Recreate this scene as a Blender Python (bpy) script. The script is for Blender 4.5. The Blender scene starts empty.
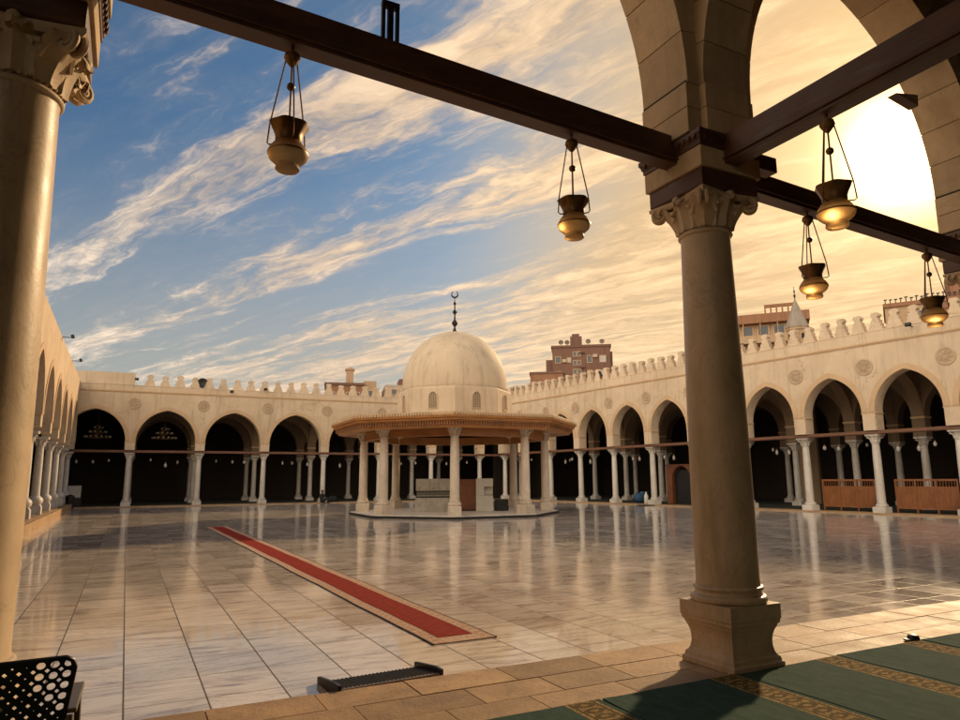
import bpy, bmesh, math, random
from mathutils import Vector, Matrix
from math import sin, cos, pi, sqrt, radians as R, atan2
random.seed(7)
S = bpy.context.scene
COL = S.collection

# ------------------------------------------------------------------ camera
cam = bpy.data.cameras.new('camera')
cam.sensor_width = 36.0
cam.lens = 685.06 / 960 * 36.0
cam.clip_start = 0.05
cam.clip_end = 3000
camo = bpy.data.objects.new('camera', cam)
COL.objects.link(camo)
yaw, pitch, roll = R(27.012), R(9.858), R(-0.355)
fw = Vector((sin(yaw)*cos(pitch), cos(yaw)*cos(pitch), sin(pitch)))
rt = Vector((cos(yaw), -sin(yaw), 0))
up = rt.cross(fw)
rt2 = rt*cos(roll) + up*sin(roll)
up2 = -rt*sin(roll) + up*cos(roll)
m = Matrix((rt2, up2, -fw)).transposed().to_4x4()
m.translation = (0, 0, 1.55)
camo.matrix_world = m
S.camera = camo

# ------------------------------------------------------------------ light
SUN_AZ, SUN_EL = R(60.7), R(22.7)
SUN = Vector((sin(SUN_AZ)*cos(SUN_EL), cos(SUN_AZ)*cos(SUN_EL), sin(SUN_EL)))
sl = bpy.data.lights.new('sun', 'SUN')
sl.energy = 2.8
sl.angle = R(2.0)
sl.color = (1.0, 0.72, 0.42)
so = bpy.data.objects.new('sun', sl)
COL.objects.link(so)
so.rotation_euler = SUN.to_track_quat('Z', 'Y').to_euler()

S.view_settings.view_transform = 'Standard'
S.view_settings.look = 'None'
S.view_settings.exposure = 0.34
S.view_settings.gamma = 1.0
S.view_settings.use_curve_mapping = False
S.render.engine = 'CYCLES'
S.cycles.max_bounces = 8
S.cycles.diffuse_bounces = 4
S.cycles.glossy_bounces = 4
S.cycles.transmission_bounces = 6
S.cycles.sample_clamp_indirect = 6
S.cycles.use_denoising = True


class NT:
    """small helper to write node trees"""
    def __init__(self, tree):
        self.t = tree
        self.n = tree.nodes
        self.l = tree.links

    def node(self, typ, **kw):
        nd = self.n.new(typ)
        for k, v in kw.items():
            setattr(nd, k, v)
        return nd

    def put(self, sock, v):
        if isinstance(v, bpy.types.NodeSocket):
            self.l.new(v, sock)
        elif v is not None:
            if sock.type == 'RGBA' and len(v) == 3:
                v = (*v, 1)
            sock.default_value = v

    def math(self, op, a, b=None, c=None, clamp=False):
        nd = self.node('ShaderNodeMath', operation=op, use_clamp=clamp)
        self.put(nd.inputs[0], a)
        if b is not None: self.put(nd.inputs[1], b)
        if c is not None: self.put(nd.inputs[2], c)
        return nd.outputs[0]

    def vmath(self, op, a, b=None):
        nd = self.node('ShaderNodeVectorMath', operation=op)
        self.put(nd.inputs[0], a)
        if b is not None: self.put(nd.inputs[1], b)
        return nd.outputs['Value'] if op in ('DOT_PRODUCT', 'LENGTH', 'DISTANCE') else nd.outputs[0]

    def sep(self, v):
        nd = self.node('ShaderNodeSeparateXYZ')
        self.put(nd.inputs[0], v)
        return nd.outputs

    def comb(self, x, y, z):
        nd = self.node('ShaderNodeCombineXYZ')
        for s, v in zip(nd.inputs, (x, y, z)): self.put(s, v)
        return nd.outputs[0]

    def noise(self, v, scale=5, detail=4, rough=0.55, dist=0.0, color=False):
        nd = self.node('ShaderNodeTexNoise')
        self.put(nd.inputs['Vector'], v)
        self.put(nd.inputs['Scale'], scale)
        self.put(nd.inputs['Detail'], detail)
        self.put(nd.inputs['Roughness'], rough)
        self.put(nd.inputs['Distortion'], dist)
        return nd.outputs['Color' if color else 'Fac']

    def white(self, v):
        nd = self.node('ShaderNodeTexWhiteNoise', noise_dimensions='3D')
        self.put(nd.inputs['Vector'], v)
        return nd.outputs

    def ramp(self, f, stops, interp='LINEAR'):
        nd = self.node('ShaderNodeValToRGB')
        cr = nd.color_ramp
        cr.interpolation = interp
        while len(cr.elements) < len(stops): cr.elements.new(0.5)
        for e, (p, c) in zip(cr.elements, stops):
            e.position = p
            if isinstance(c, (int, float)): c = (c, c, c)
            e.color = (*c, 1)
        self.put(nd.inputs[0], f)
        return nd.outputs[0]

    def mix(self, f, a, b, blend='MIX'):
        nd = self.node('ShaderNodeMix', data_type='RGBA', blend_type=blend)
        self.put(nd.inputs[0], f)
        self.put(nd.inputs[6], a)
        self.put(nd.inputs[7], b)
        return nd.outputs[2]

    def smooth(self, v, a, b):
        nd = self.node('ShaderNodeMapRange', interpolation_type='SMOOTHSTEP')
        self.put(nd.inputs['Value'], v)
        nd.inputs['From Min'].default_value = a
        nd.inputs['From Max'].default_value = b
        return nd.outputs[0]

    def mapr(self, v, a, b, c, d, clamp=True):
        nd = self.node('ShaderNodeMapRange', clamp=clamp)
        self.put(nd.inputs['Value'], v)
        for n, q in zip(('From Min', 'From Max', 'To Min', 'To Max'), (a, b, c, d)):
            nd.inputs[n].default_value = q
        return nd.outputs[0]

    def bump(self, h, strength=0.3, dist=0.02, normal=None):
        nd = self.node('ShaderNodeBump')
        nd.inputs['Strength'].default_value = strength
        nd.inputs['Distance'].default_value = dist
        self.put(nd.inputs['Height'], h)
        if normal is not None: self.put(nd.inputs['Normal'], normal)
        return nd.outputs[0]


# ------------------------------------------------------------------ world sky
W = bpy.data.worlds.new('World')
S.world = W
W.use_nodes = True
w = NT(W.node_tree)
w.n.clear()
SKY_STRENGTH = 0.1
dirn = w.vmath('NORMALIZE', w.node('ShaderNodeTexCoord').outputs['Generated'])
sky = w.node('ShaderNodeTexSky', sky_type='NISHITA')
sky.sun_disc = False
sky.sun_elevation = SUN_EL
sky.sun_rotation = SUN_AZ
sky.air_density = 1.0
sky.dust_density = 1.6
sky.ozone_density = 1.5
sx, sy, sz = w.sep(dirn)
cs = w.vmath('DOT_PRODUCT', dirn, tuple(SUN))
zc = w.math('MAXIMUM', sz, 0.0)
# plane of thin cloud, seen in the direction of view; streaks run along azimuth -28 degrees
den = w.math('ADD', zc, 0.10)
px = w.math('DIVIDE', sx, den)
py = w.math('DIVIDE', sy, den)
A = R(-28)
along = w.math('ADD', w.math('MULTIPLY', px, sin(A)), w.math('MULTIPLY', py, cos(A)))
acros = w.math('SUBTRACT', w.math('MULTIPLY', px, cos(A)), w.math('MULTIPLY', py, sin(A)))
pv = w.comb(w.math('MULTIPLY', along, 0.62), w.math('MULTIPLY', acros, 1.35), 3.7)
warp = w.noise(pv, 1.6, 5, 0.6, 0, True)
wsc = w.node('ShaderNodeVectorMath', operation='SCALE')
w.put(wsc.inputs[0], w.vmath('SUBTRACT', warp, (0.5, 0.5, 0.5)))
wsc.inputs['Scale'].default_value = 0.55
pv2 = w.vmath('ADD', pv, wsc.outputs[0])
big = w.noise(pv2, 1.05, 3, 0.5)
# the broad banks of cirrus, as strips of the layer
aw = w.math('ADD', acros, w.math('MULTIPLY', w.math('SUBTRACT', w.sep(warp)[1], 0.5), 0.42))
def bank(c, wd):
    t_ = w.math('DIVIDE', w.math('SUBTRACT', aw, c), wd)
    return w.math('POWER', 2.718, w.math('MULTIPLY', w.math('MULTIPLY', t_, t_), -1.0))
banks = w.math('ADD', w.math('ADD', bank(1.03, 0.13), bank(1.52, 0.16)), w.smooth(aw, 1.72, 2.3))
banks = w.math('ADD', banks, w.math('MULTIPLY', bank(0.74, 0.05), 0.55))
fine = w.noise(w.vmath('MULTIPLY', pv2, (0.8, 2.1, 1.0)), 2.7, 10, 0.66, 0.5)
puff = w.noise(w.vmath('MULTIPLY', pv2, (1.3, 1.5, 1.0)), 9.0, 6, 0.62)
dens = w.math('ADD', w.math('ADD', w.math('MULTIPLY', big, 0.34), w.math('MULTIPLY', banks, 0.185)), w.math('ADD', w.math('MULTIPLY', fine, 0.62), w.math('MULTIPLY', puff, 0.18)))
# more cloud towards the sun; extra unseen cloud opposite, added as fill light
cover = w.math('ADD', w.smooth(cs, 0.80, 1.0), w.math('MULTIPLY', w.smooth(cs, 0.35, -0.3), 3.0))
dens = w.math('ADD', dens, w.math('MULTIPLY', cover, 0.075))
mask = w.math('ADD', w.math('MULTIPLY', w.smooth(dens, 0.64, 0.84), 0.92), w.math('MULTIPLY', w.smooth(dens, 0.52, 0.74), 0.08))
K = 1.0 / SKY_STRENGTH
def kc(c): return tuple(x*K for x in c)
ccol = w.ramp(w.mapr(cs, -1, 1, 0, 1), [(0.0, (2.8, 2.42, 1.93)), (0.40, (2.4, 2.02, 1.56)), (0.66, (0.84, 0.69, 0.54)), (0.84, (0.66, 0.49, 0.34)), (0.95, (0.84, 0.585, 0.345)), (1.0, (0.90, 0.60, 0.31))])  # unseen cloud opposite the sun brightened to fill walls and floor
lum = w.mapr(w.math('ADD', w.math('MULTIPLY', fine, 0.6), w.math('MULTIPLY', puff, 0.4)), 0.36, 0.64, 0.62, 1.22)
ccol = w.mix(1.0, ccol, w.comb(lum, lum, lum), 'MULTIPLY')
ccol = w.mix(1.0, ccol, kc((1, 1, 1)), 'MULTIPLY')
base = w.mix(1.0, sky.outputs[0], (0.37, 0.545, 0.65), 'MULTIPLY')
# thin warm veil: low in the sky and round the sun
veil = w.math('ADD', w.math('MULTIPLY', w.smooth(cs, 0.80, 0.995), 0.95), w.math('MULTIPLY', w.smooth(sz, 0.48, 0.0), 0.85))
veil = w.math('MINIMUM', veil, 0.94)
vcol = w.ramp(w.mapr(cs, -1, 1, 0, 1), [(0.0, (2.1, 1.72, 1.28)), (0.42, (1.5, 1.22, 0.92)), (0.62, (0.33, 0.33, 0.30)), (0.80, (0.42, 0.37, 0.29)), (0.93, (0.50, 0.39, 0.265)), (0.98, (0.62, 0.41, 0.20)), (1.0, (0.82, 0.50, 0.20))])  # veil opposite the sun also brightened as unseen fill
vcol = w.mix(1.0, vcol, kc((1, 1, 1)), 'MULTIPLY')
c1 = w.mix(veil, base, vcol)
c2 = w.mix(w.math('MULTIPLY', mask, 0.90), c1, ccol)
# aureole of the sun in the veil
g = w.math('ADD', w.math('MULTIPLY', w.math('POWER', w.math('MAXIMUM', cs, 0.0), 150), 0.50*K), w.math('MULTIPLY', w.math('POWER', w.math('MAXIMUM', cs, 0.0), 900), 9*K))
gc = w.mix(1.0, w.comb(g, g, g), (1.0, 0.64, 0.28), 'MULTIPLY')
c3 = w.mix(1.0, c2, gc, 'ADD')
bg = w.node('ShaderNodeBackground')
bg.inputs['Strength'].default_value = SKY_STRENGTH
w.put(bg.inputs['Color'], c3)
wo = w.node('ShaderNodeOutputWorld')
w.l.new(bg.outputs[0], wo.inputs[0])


# ------------------------------------------------------------------ materials
def mat(name):
    mt = bpy.data.materials.new(name)
    mt.use_nodes = True
    k = NT(mt.node_tree)
    b = k.n['Principled BSDF']
    return mt, k, b


def stone(name, c1, c2, rough=0.75, scale=1.2, bump=0.25, streak=True, spec=0.3, grain=60, island=0.0, vein=0.0, lump=0.0, crack=0.0, objvar=0.0):
    mt, k, b = mat(name)
    geo = k.node('ShaderNodeNewGeometry')
    pos = geo.outputs['Position']
    if island: pos = k.vmath('ADD', pos, k.vmath('MULTIPLY', k.comb(geo.outputs['Random Per Island'], geo.outputs['Random Per Island'], 0.0), (7.0, 13.0, 0.0)))
    n1 = k.noise(pos, scale, 6, 0.6)
    n2 = k.noise(pos, grain, 3, 0.6)
    f = k.ramp(n1, [(0.3, 0.0), (0.7, 1.0)])
    col = k.mix(f, c1, c2)
    if streak:
        st = k.noise(k.vmath('MULTIPLY', pos, (2.2, 2.2, 0.22)), 1.6, 6, 0.65)
        col = k.mix(k.math('MULTIPLY', k.smooth(st, 0.48, 0.74), 0.55), col, tuple(x*0.55 for x in c1))
    sp = k.noise(pos, scale*9, 4, 0.7)
    col = k.mix(k.math('MULTIPLY', k.smooth(sp, 0.58, 0.75), 0.35), col, tuple(x*0.6 for x in c2))
    if objvar:
        to_ = k.mapr(k.node('ShaderNodeObjectInfo').outputs['Random'], 0, 1, 1-objvar, 1+objvar)
        col = k.mix(1.0, col, k.comb(to_, to_, to_), 'MULTIPLY')
    if vein:
        vn = k.noise(k.vmath('MULTIPLY', pos, (1.0, 1.0, 0.45)), 3.2, 7, 0.62, 1.6)
        vm = k.math('MULTIPLY', k.smooth(k.math('ABSOLUTE', k.math('SUBTRACT', vn, 0.5)), 0.022, 0.0), vein)
        col = k.mix(vm, col, tuple(x*0.42 for x in c1))
        pt = k.smooth(k.noise(pos, 1.1, 4, 0.6), 0.52, 0.7)
        col = k.mix(k.math('MULTIPLY', pt, vein*0.7), col, tuple(x*0.62 for x in c2))
    if crack:
        vo = k.node('ShaderNodeTexVoronoi', feature='DISTANCE_TO_EDGE')
        k.put(vo.inputs['Vector'], k.vmath('ADD', pos, k.vmath('MULTIPLY', k.noise(pos, 1.5, 4, 0.6, 0, True), (1.2, 1.2, 1.2))))
        vo.inputs['Scale'].default_value = 0.55
        cm = k.math('MULTIPLY', k.smooth(vo.outputs['Distance'], 0.012, 0.003), k.smooth(k.noise(pos, 0.4, 3), 0.48, 0.60))
        col = k.mix(k.math('MULTIPLY', cm, crack), col, tuple(x*0.45 for x in c1))
        pa = k.smooth(k.noise(pos, 0.33, 5, 0.65, 0.4), 0.50, 0.56)
        col = k.mix(k.math('MULTIPLY', pa, crack*0.35), col, (c2[0]*1.10, c2[1]*1.12, c2[2]*1.18))
    if island:
        tn_ = k.mapr(geo.outputs['Random Per Island'], 0, 1, 1-island, 1+island)
        col = k.mix(1.0, col, k.comb(tn_, tn_, tn_), 'MULTIPLY')
    k.put(b.inputs['Base Color'], col)
    k.put(b.inputs['Roughness'], k.mapr(n1, 0.3, 0.7, rough-0.08, rough+0.1))
    b.inputs['Specular IOR Level'].default_value = spec
    h = k.math('ADD', k.math('MULTIPLY', n2, 0.3), k.math('MULTIPLY', sp, 0.7))
    if lump: h = k.math('ADD', h, k.math('MULTIPLY', k.noise(pos, 5.0, 4, 0.55), lump))
    k.put(b.inputs['Normal'], k.bump(h, bump, 0.02))
    return mt


def wood(name, c1, c2, axis=(1, 1, 1), rough=0.5):
    mt, k, b = mat(name)
    pos = k.node('ShaderNodeTexCoord').outputs['Object']
    n = k.noise(k.vmath('MULTIPLY', pos, axis), 7, 6, 0.6, 0.6)
    n2 = k.noise(pos, 1.5, 3)
    col = k.mix(k.ramp(n, [(0.35, 0.0), (0.68, 1.0)]), c1, c2)
    col = k.mix(k.math('MULTIPLY', k.smooth(n2, 0.45, 0.7), 0.45), col, tuple(x*0.5 for x in c1))
    k.put(b.inputs['Base Color'], col)
    k.put(b.inputs['Roughness'], k.mapr(n, 0.3, 0.7, rough-0.1, rough+0.15))
    k.put(b.inputs['Normal'], k.bump(n, 0.6, 0.006))
    return mt


def plain(name, c, rough=0.6, metal=0.0, var=0.15, spec=0.4, bump=0.05):
    mt, k, b = mat(name)
    pos = k.node('ShaderNodeTexCoord').outputs['Object']
    n = k.noise(pos, 8, 5, 0.6)
    col = k.mix(k.ramp(n, [(0.3, 0.0), (0.7, 1.0)]), tuple(x*(1-var) for x in c), tuple(min(1, x*(1+var)) for x in c))
    k.put(b.inputs['Base Color'], col)
    b.inputs['Metallic'].default_value = metal
    b.inputs['Specular IOR Level'].default_value = spec
    k.put(b.inputs['Roughness'], k.mapr(n, 0.3, 0.7, max(0.02, rough-0.08), rough+0.08))
    k.put(b.inputs['Normal'], k.bump(n, bump, 0.01))
    return mt


M = {}
M['plaster'] = stone('cream plaster', (0.53, 0.405, 0.275), (0.66, 0.515, 0.36), 0.85, 0.7, 0.25, True, 0.25, 60, 0.0, 0.0, 0.0, 0.6, 0.05)
M['trim'] = stone('pale stone trim', (0.50, 0.345, 0.20), (0.60, 0.42, 0.255), 0.8, 1.5, 0.2, False)
M['relief'] = stone('carved stucco', (0.42, 0.31, 0.20), (0.53, 0.40, 0.27), 0.85, 3.0, 0.3, False)
M['far_column'] = stone('grey white marble', (0.56, 0.51, 0.44), (0.70, 0.65, 0.58), 0.45, 1.5, 0.1, True, 0.4, 60, 0.0, 0.35, 0.0, 0.0, 0.08)
M['near_column'] = stone('honey marble', (0.48, 0.355, 0.225), (0.62, 0.465, 0.305), 0.42, 3.5, 0.10, True, 0.45, 60, 0.0, 0.28, 0.5)
M['block'] = stone('sandstone block', (0.45, 0.315, 0.18), (0.60, 0.43, 0.255), 0.78, 2.2, 0.55, True, 0.3, 90, 0.14)
M['carved'] = stone('carved sandstone', (0.46, 0.335, 0.205), (0.58, 0.43, 0.275), 0.6, 4.0, 0.25, False, 0.35, 90)
M['mortar'] = plain('dark mortar', (0.05, 0.035, 0.022), 0.95)
M['interior'] = stone('hall plaster darkened for shade', (0.22, 0.155, 0.095), (0.27, 0.19, 0.12), 0.9, 0.8, 0.1)  # hall shade put into the colour, darker than the outer plaster
M['hall_dark'] = plain('hall surface darkened for shade', (0.035, 0.024, 0.016), 0.9)  # near black back walls and ceilings stand in for deep shade
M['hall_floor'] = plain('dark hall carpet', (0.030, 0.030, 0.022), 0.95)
M['beam'] = wood('dark red timber', (0.058, 0.022, 0.010), (0.125, 0.050, 0.021), (0.35, 3.0, 3.0), 0.5)
M['beam_y'] = wood('red brown timber', (0.058, 0.022, 0.010), (0.125, 0.050, 0.021), (3.0, 0.35, 3.0), 0.5)
M['tie'] = wood('reddish tie timber', (0.13, 0.055, 0.028), (0.20, 0.09, 0.045), (0.35, 3, 3), 0.6)
M['eave'] = wood('orange varnished timber', (0.36, 0.150, 0.040), (0.49, 0.22, 0.068), (2, 2, 6), 0.4)
M['eave_dark'] = wood('brown timber', (0.20, 0.075, 0.022), (0.28, 0.115, 0.035), (2, 2, 6), 0.5)
M['barrier'] = wood('red varnished barrier wood', (0.19, 0.066, 0.020), (0.30, 0.112, 0.034), (3, 3, 0.4), 0.4)
M['cabinet'] = wood('orange brown cabinet wood', (0.15, 0.046, 0.016), (0.23, 0.080, 0.026), (3, 3, 0.4), 0.45)
M['dome'] = stone('smooth dome plaster', (0.55, 0.425, 0.29), (0.65, 0.515, 0.365), 0.7, 0.9, 0.15, True, 0.35, 60)
M['lattice'] = plain('grey window lattice', (0.16, 0.15, 0.12), 0.7)
M['dark'] = plain('near black metal', (0.015, 0.014, 0.013), 0.55, 0.0, 0.2)
M['bronze'] = plain('aged bronze', (0.22, 0.125, 0.050), 0.42, 0.75, 0.45)
M['globe'] = plain('dusty white lamp glass', (0.34, 0.32, 0.28), 0.3, 0, 0.25)
M['black_plastic'] = plain('black plastic', (0.012, 0.012, 0.012), 0.42, 0.0, 0.2)
M['steel'] = plain('brown grey steel', (0.20, 0.15, 0.10), 0.45, 0.6, 0.2)
M['white'] = plain('off white enamel', (0.62, 0.58, 0.50), 0.45, 0, 0.1)
M['marble_panel'] = stone('grey veined panel', (0.36, 0.32, 0.26), (0.55, 0.50, 0.42), 0.4, 3.0, 0.06, True)
M['blue'] = plain('blue cloth', (0.03, 0.09, 0.17), 0.8)
M['dark_cloth'] = plain('dark cloth', (0.014, 0.015, 0.018), 0.9)
M['skin'] = plain('skin', (0.22, 0.12, 0.07), 0.6)
M['hair'] = plain('dark hair', (0.012, 0.009, 0.007), 0.7)
M['ground'] = stone('dusty earth', (0.20, 0.15, 0.10), (0.27, 0.20, 0.14), 0.95, 0.3, 0.1, False)
M['brick_brown'] = stone('brown render', (0.165, 0.088, 0.062), (0.22, 0.12, 0.085), 0.9, 0.25, 0.05)
M['tan'] = stone('tan render', (0.42, 0.28, 0.165), (0.50, 0.34, 0.21), 0.9, 0.3, 0.05)
M['rust'] = stone('rust red render', (0.27, 0.13, 0.072), (0.33, 0.17, 0.095), 0.9, 0.4, 0.05)
M['slate'] = stone('grey cone render', (0.30, 0.25, 0.20), (0.36, 0.30, 0.24), 0.8, 1.2, 0.05)
M['pane'] = plain('window glass', (0.03, 0.035, 0.04), 0.12, 0, 0.1, 0.6)
M['pale'] = stone('pale render', (0.46, 0.36, 0.26), (0.54, 0.43, 0.32), 0.9, 0.5, 0.05)
M['wash'] = plain('weathered white board', (0.46, 0.42, 0.36), 0.6)


def glass_amber():
    mt, k, b = mat('amber frosted glass')
    pos = k.node('ShaderNodeTexCoord').outputs['Object']
    n = k.noise(k.vmath('MULTIPLY', pos, (1, 1, 4)), 14, 4)
    k.put(b.inputs['Base Color'], k.mix(n, (0.62, 0.39, 0.16), (0.42, 0.23, 0.08)))
    b.inputs['Transmission Weight'].default_value = 0.55
    b.inputs['Roughness'].default_value = 0.55
    b.inputs['IOR'].default_value = 1.25
    return mt
M['glass'] = glass_amber()


def court_marble():
    mt, k, b = mat('polished veined marble slabs')
    pos = k.node('ShaderNodeNewGeometry').outputs['Position']
    x, y, z = k.sep(pos)
    TX, TY = 0.562, 0.66
    # a slab on the left side joins up in long rows; joints along y stay sharp
    u = k.math('DIVIDE', k.math('SUBTRACT', x, 0.097), TX)
    v = k.math('DIVIDE', k.math('SUBTRACT', y, 5.86), TY)
    iu, iv = k.math('FLOOR', u), k.math('FLOOR', v)
    fu, fv = k.math('FRACT', u), k.math('FRACT', v)
    rnd = k.white(k.comb(iu, iv, 1.0))
    r1 = rnd['Value']
    off = k.vmath('MULTIPLY', rnd['Color'], (17.0, 23.0, 9.0))
    p2 = k.vmath('ADD', pos, off)
    # veins run along x, wandering a little
    tilt = k.math('MULTIPLY', k.math('SUBTRACT', r1, 0.5), 0.5)
    yy = k.math('ADD', k.sep(p2)[1], k.math('MULTIPLY', k.sep(p2)[0], tilt))
    vv = k.comb(k.math('MULTIPLY', k.sep(p2)[0], 0.9), k.math('MULTIPLY', yy, 5.5), k.sep(p2)[2])
    n1 = k.noise(vv, 1.5, 7, 0.62, 0.9)
    n2 = k.noise(vv, 4.0, 6, 0.6, 1.4)
    n3 = k.noise(p2, 1.3, 3, 0.5)
    col = k.ramp(n1, [(0.30, (0.22, 0.15, 0.10)), (0.40, (0.55, 0.455, 0.37)), (0.51, (0.76, 0.66, 0.56)), (0.75, (0.84, 0.755, 0.66))])
    vein = k.smooth(k.math('ABSOLUTE', k.math('SUBTRACT', n2, 0.5)), 0.03, 0.0)
    vein = k.math('MULTIPLY', vein, k.smooth(n3, 0.40, 0.60))
    col = k.mix(k.math('MULTIPLY', vein, 0.65), col, (0.20, 0.125, 0.07))
    rust = k.math('MULTIPLY', k.smooth(k.noise(p2, 2.6, 4, 0.6, 0.8), 0.56, 0.74), 0.55)
    col = k.mix(rust, col, (0.46, 0.28, 0.14))
    tone = k.mapr(r1, 0, 1, 0.84, 1.09)
    col = k.mix(1.0, col, k.comb(tone, tone, tone), 'MULTIPLY')
    ju = k.math('MINIMUM', fu, k.math('SUBTRACT', 1.0, fu))
    jv = k.math('MINIMUM', fv, k.math('SUBTRACT', 1.0, fv))
    ju = k.math('MULTIPLY', ju, TX)
    jv = k.math('MULTIPLY', jv, TY)
    j = k.smooth(k.math('MINIMUM', ju, k.math('MULTIPLY', jv, 1.3)), 0.0095, 0.004)
    col = k.mix(k.math('MULTIPLY', j, 0.85), col, (0.05, 0.036, 0.024))
    k.put(b.inputs['Base Color'], col)
    wear = k.noise(pos, 0.55, 5, 0.6)
    rg = k.math('ADD', k.mapr(wear, 0.35, 0.7, 0.045, 0.12), k.math('MULTIPLY', rnd['Color'].node.outputs['Value'], 0.05))
    rg = k.math('ADD', rg, k.math('MULTIPLY', j, 0.5))
    k.put(b.inputs['Roughness'], rg)
    k.put(b.inputs['Specular IOR Level'], k.mapr(j, 0, 1, 0.55, 0.05))
    b.inputs['Coat Weight'].default_value = 0.12
    b.inputs['Coat Roughness'].default_value = 0.07
    # each slab is laid a hair out of true
    rc = k.vmath('SUBTRACT', k.white(k.comb(iu, iv, 5.0))['Color'], (0.5, 0.5, 0.5))
    rc = k.vmath('MULTIPLY', rc, (0.005, 0.005, 0.0))
    nrm = k.vmath('NORMALIZE', k.vmath('ADD', k.node('ShaderNodeNewGeometry').outputs['Normal'], rc))
    und = k.noise(pos, 2.4, 3, 0.5)
    h = k.math('SUBTRACT', k.math('MULTIPLY', und, 0.12), k.math('MULTIPLY', j, 0.5))
    k.put(b.inputs['Normal'], k.bump(h, 0.12, 0.01, nrm))
    return mt
M['court'] = court_marble()
M['slab'] = stone('tan limestone slab', (0.32, 0.20, 0.105), (0.53, 0.35, 0.19), 0.62, 2.4, 0.45, False, 0.25, 70, 0.24, 0.3)


def carpet_green():
    mt, k, b = mat('green prayer carpet')
    tc = k.node('ShaderNodeTexCoord').outputs['Object']
    x, y, z = k.sep(tc)
    n = k.noise(k.vmath('MULTIPLY', tc, (2, 1, 1)), 5, 5, 0.65)
    f = k.noise(tc, 260, 2, 0.7)
    col = k.mix(k.ramp(n, [(0.3, 0.0), (0.7, 1.0)]), (0.028, 0.066, 0.052), (0.060, 0.108, 0.082))
    fl = k.smooth(f, 0.60, 0.72)
    col = k.mix(k.math('MULTIPLY', fl, 0.45), col, (0.12, 0.14, 0.08))
    # gold band woven along one side (x from 0.0 to 0.27), with a row of small medallions
    inb = k.math('MULTIPLY', k.smooth(x, -0.012, -0.008), k.smooth(x, 0.252, 0.248))
    cell = k.math('FRACT', k.math('MULTIPLY', y, 8.5))
    dy = k.math('SUBTRACT', cell, 0.5)
    dx = k.math('DIVIDE', k.math('SUBTRACT', x, 0.12), 0.115)
    dd = k.math('SQRT', k.math('ADD', k.math('MULTIPLY', dx, dx), k.math('MULTIPLY', dy, k.math('MULTIPLY', dy, 3.4))))
    med = k.math('MULTIPLY', k.smooth(dd, 0.78, 0.66), k.smooth(dd, 0.28, 0.36))
    zig = k.smooth(k.noise(tc, 55, 3, 0.7), 0.46, 0.56)
    bandc = k.mix(zig, (0.20, 0.125, 0.042), (0.42, 0.29, 0.12))
    bandc = k.mix(k.math('MULTIPLY', med, 0.8), bandc, (0.075, 0.055, 0.02))
    ed = k.math('MINIMUM', k.math('ABSOLUTE', k.math('SUBTRACT', x, 0.028)), k.math('ABSOLUTE', k.math('SUBTRACT', x, 0.215)))
    bandc = k.mix(k.smooth(ed, 0.010, 0.006), bandc, (0.06, 0.05, 0.022))
    col = k.mix(inb, col, bandc)
    k.put(b.inputs['Base Color'], col)
    b.inputs['Roughness'].default_value = 0.95
    b.inputs['Specular IOR Level'].default_value = 0.1
    k.put(b.inputs['Normal'], k.bump(k.math('ADD', f, k.math('MULTIPLY', n, 2.0)), 0.5, 0.006))
    return mt
M['carpet'] = carpet_green()


def rug_red():
    mt, k, b = mat('red centre of the runner')
    tc = k.node('ShaderNodeTexCoord').outputs['Object']
    x, y, z = k.sep(tc)
    n = k.noise(k.vmath('MULTIPLY', tc, (2, 0.7, 1)), 6, 5, 0.7)
    f = k.noise(tc, 200, 2)
    col = k.mix(k.ramp(n, [(0.3, 0.0), (0.7, 1.0)]), (0.21, 0.014, 0.008), (0.32, 0.028, 0.014))
    fr = k.math('FRACT', k.math('MULTIPLY', y, 5.0))
    dia = k.math('ADD', k.math('ABSOLUTE', k.math('SUBTRACT', fr, 0.5)), k.math('MULTIPLY', k.math('ABSOLUTE', x), 3.2))
    col = k.mix(k.math('MULTIPLY', k.smooth(k.math('ABSOLUTE', k.math('SUBTRACT', dia, 0.45)), 0.05, 0.02), 0.35), col, (0.36, 0.10, 0.05))
    k.put(b.inputs['Base Color'], col)
    b.inputs['Roughness'].default_value = 0.95
    b.inputs['Specular IOR Level'].default_value = 0.1
    k.put(b.inputs['Normal'], k.bump(f, 0.4, 0.004))
    return mt


def rug_border():
    mt, k, b = mat('beige border of the runner')
    tc = k.node('ShaderNodeTexCoord').outputs['Object']
    n = k.noise(tc, 30, 4, 0.7)
    x, y, z = k.sep(tc)
    col = k.mix(k.smooth(n, 0.44, 0.6), (0.50, 0.32, 0.21), (0.66, 0.48, 0.35))
    ax = k.math('ABSOLUTE', k.math('SUBTRACT', k.math('ABSOLUTE', x), 0.27))
    ln = k.smooth(k.math('ABSOLUTE', k.math('SUBTRACT', ax, 0.052)), 0.007, 0.003)
    fy = k.math('ABSOLUTE', k.math('SUBTRACT', k.math('FRACT', k.math('MULTIPLY', y, 7.0)), 0.5))
    dm = k.smooth(k.math('ADD', k.math('MULTIPLY', ax, 12.0), fy), 0.42, 0.34)
    col = k.mix(k.math('MULTIPLY', k.math('MAXIMUM', ln, k.math('MULTIPLY', dm, 0.6)), 0.7), col, (0.26, 0.085, 0.045))
    k.put(b.inputs['Base Color'], col)
    b.inputs['Roughness'].default_value = 0.95
    b.inputs['Specular IOR Level'].default_value = 0.1
    return mt
M['rug_red'] = rug_red()
M['rug_border'] = rug_border()


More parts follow.
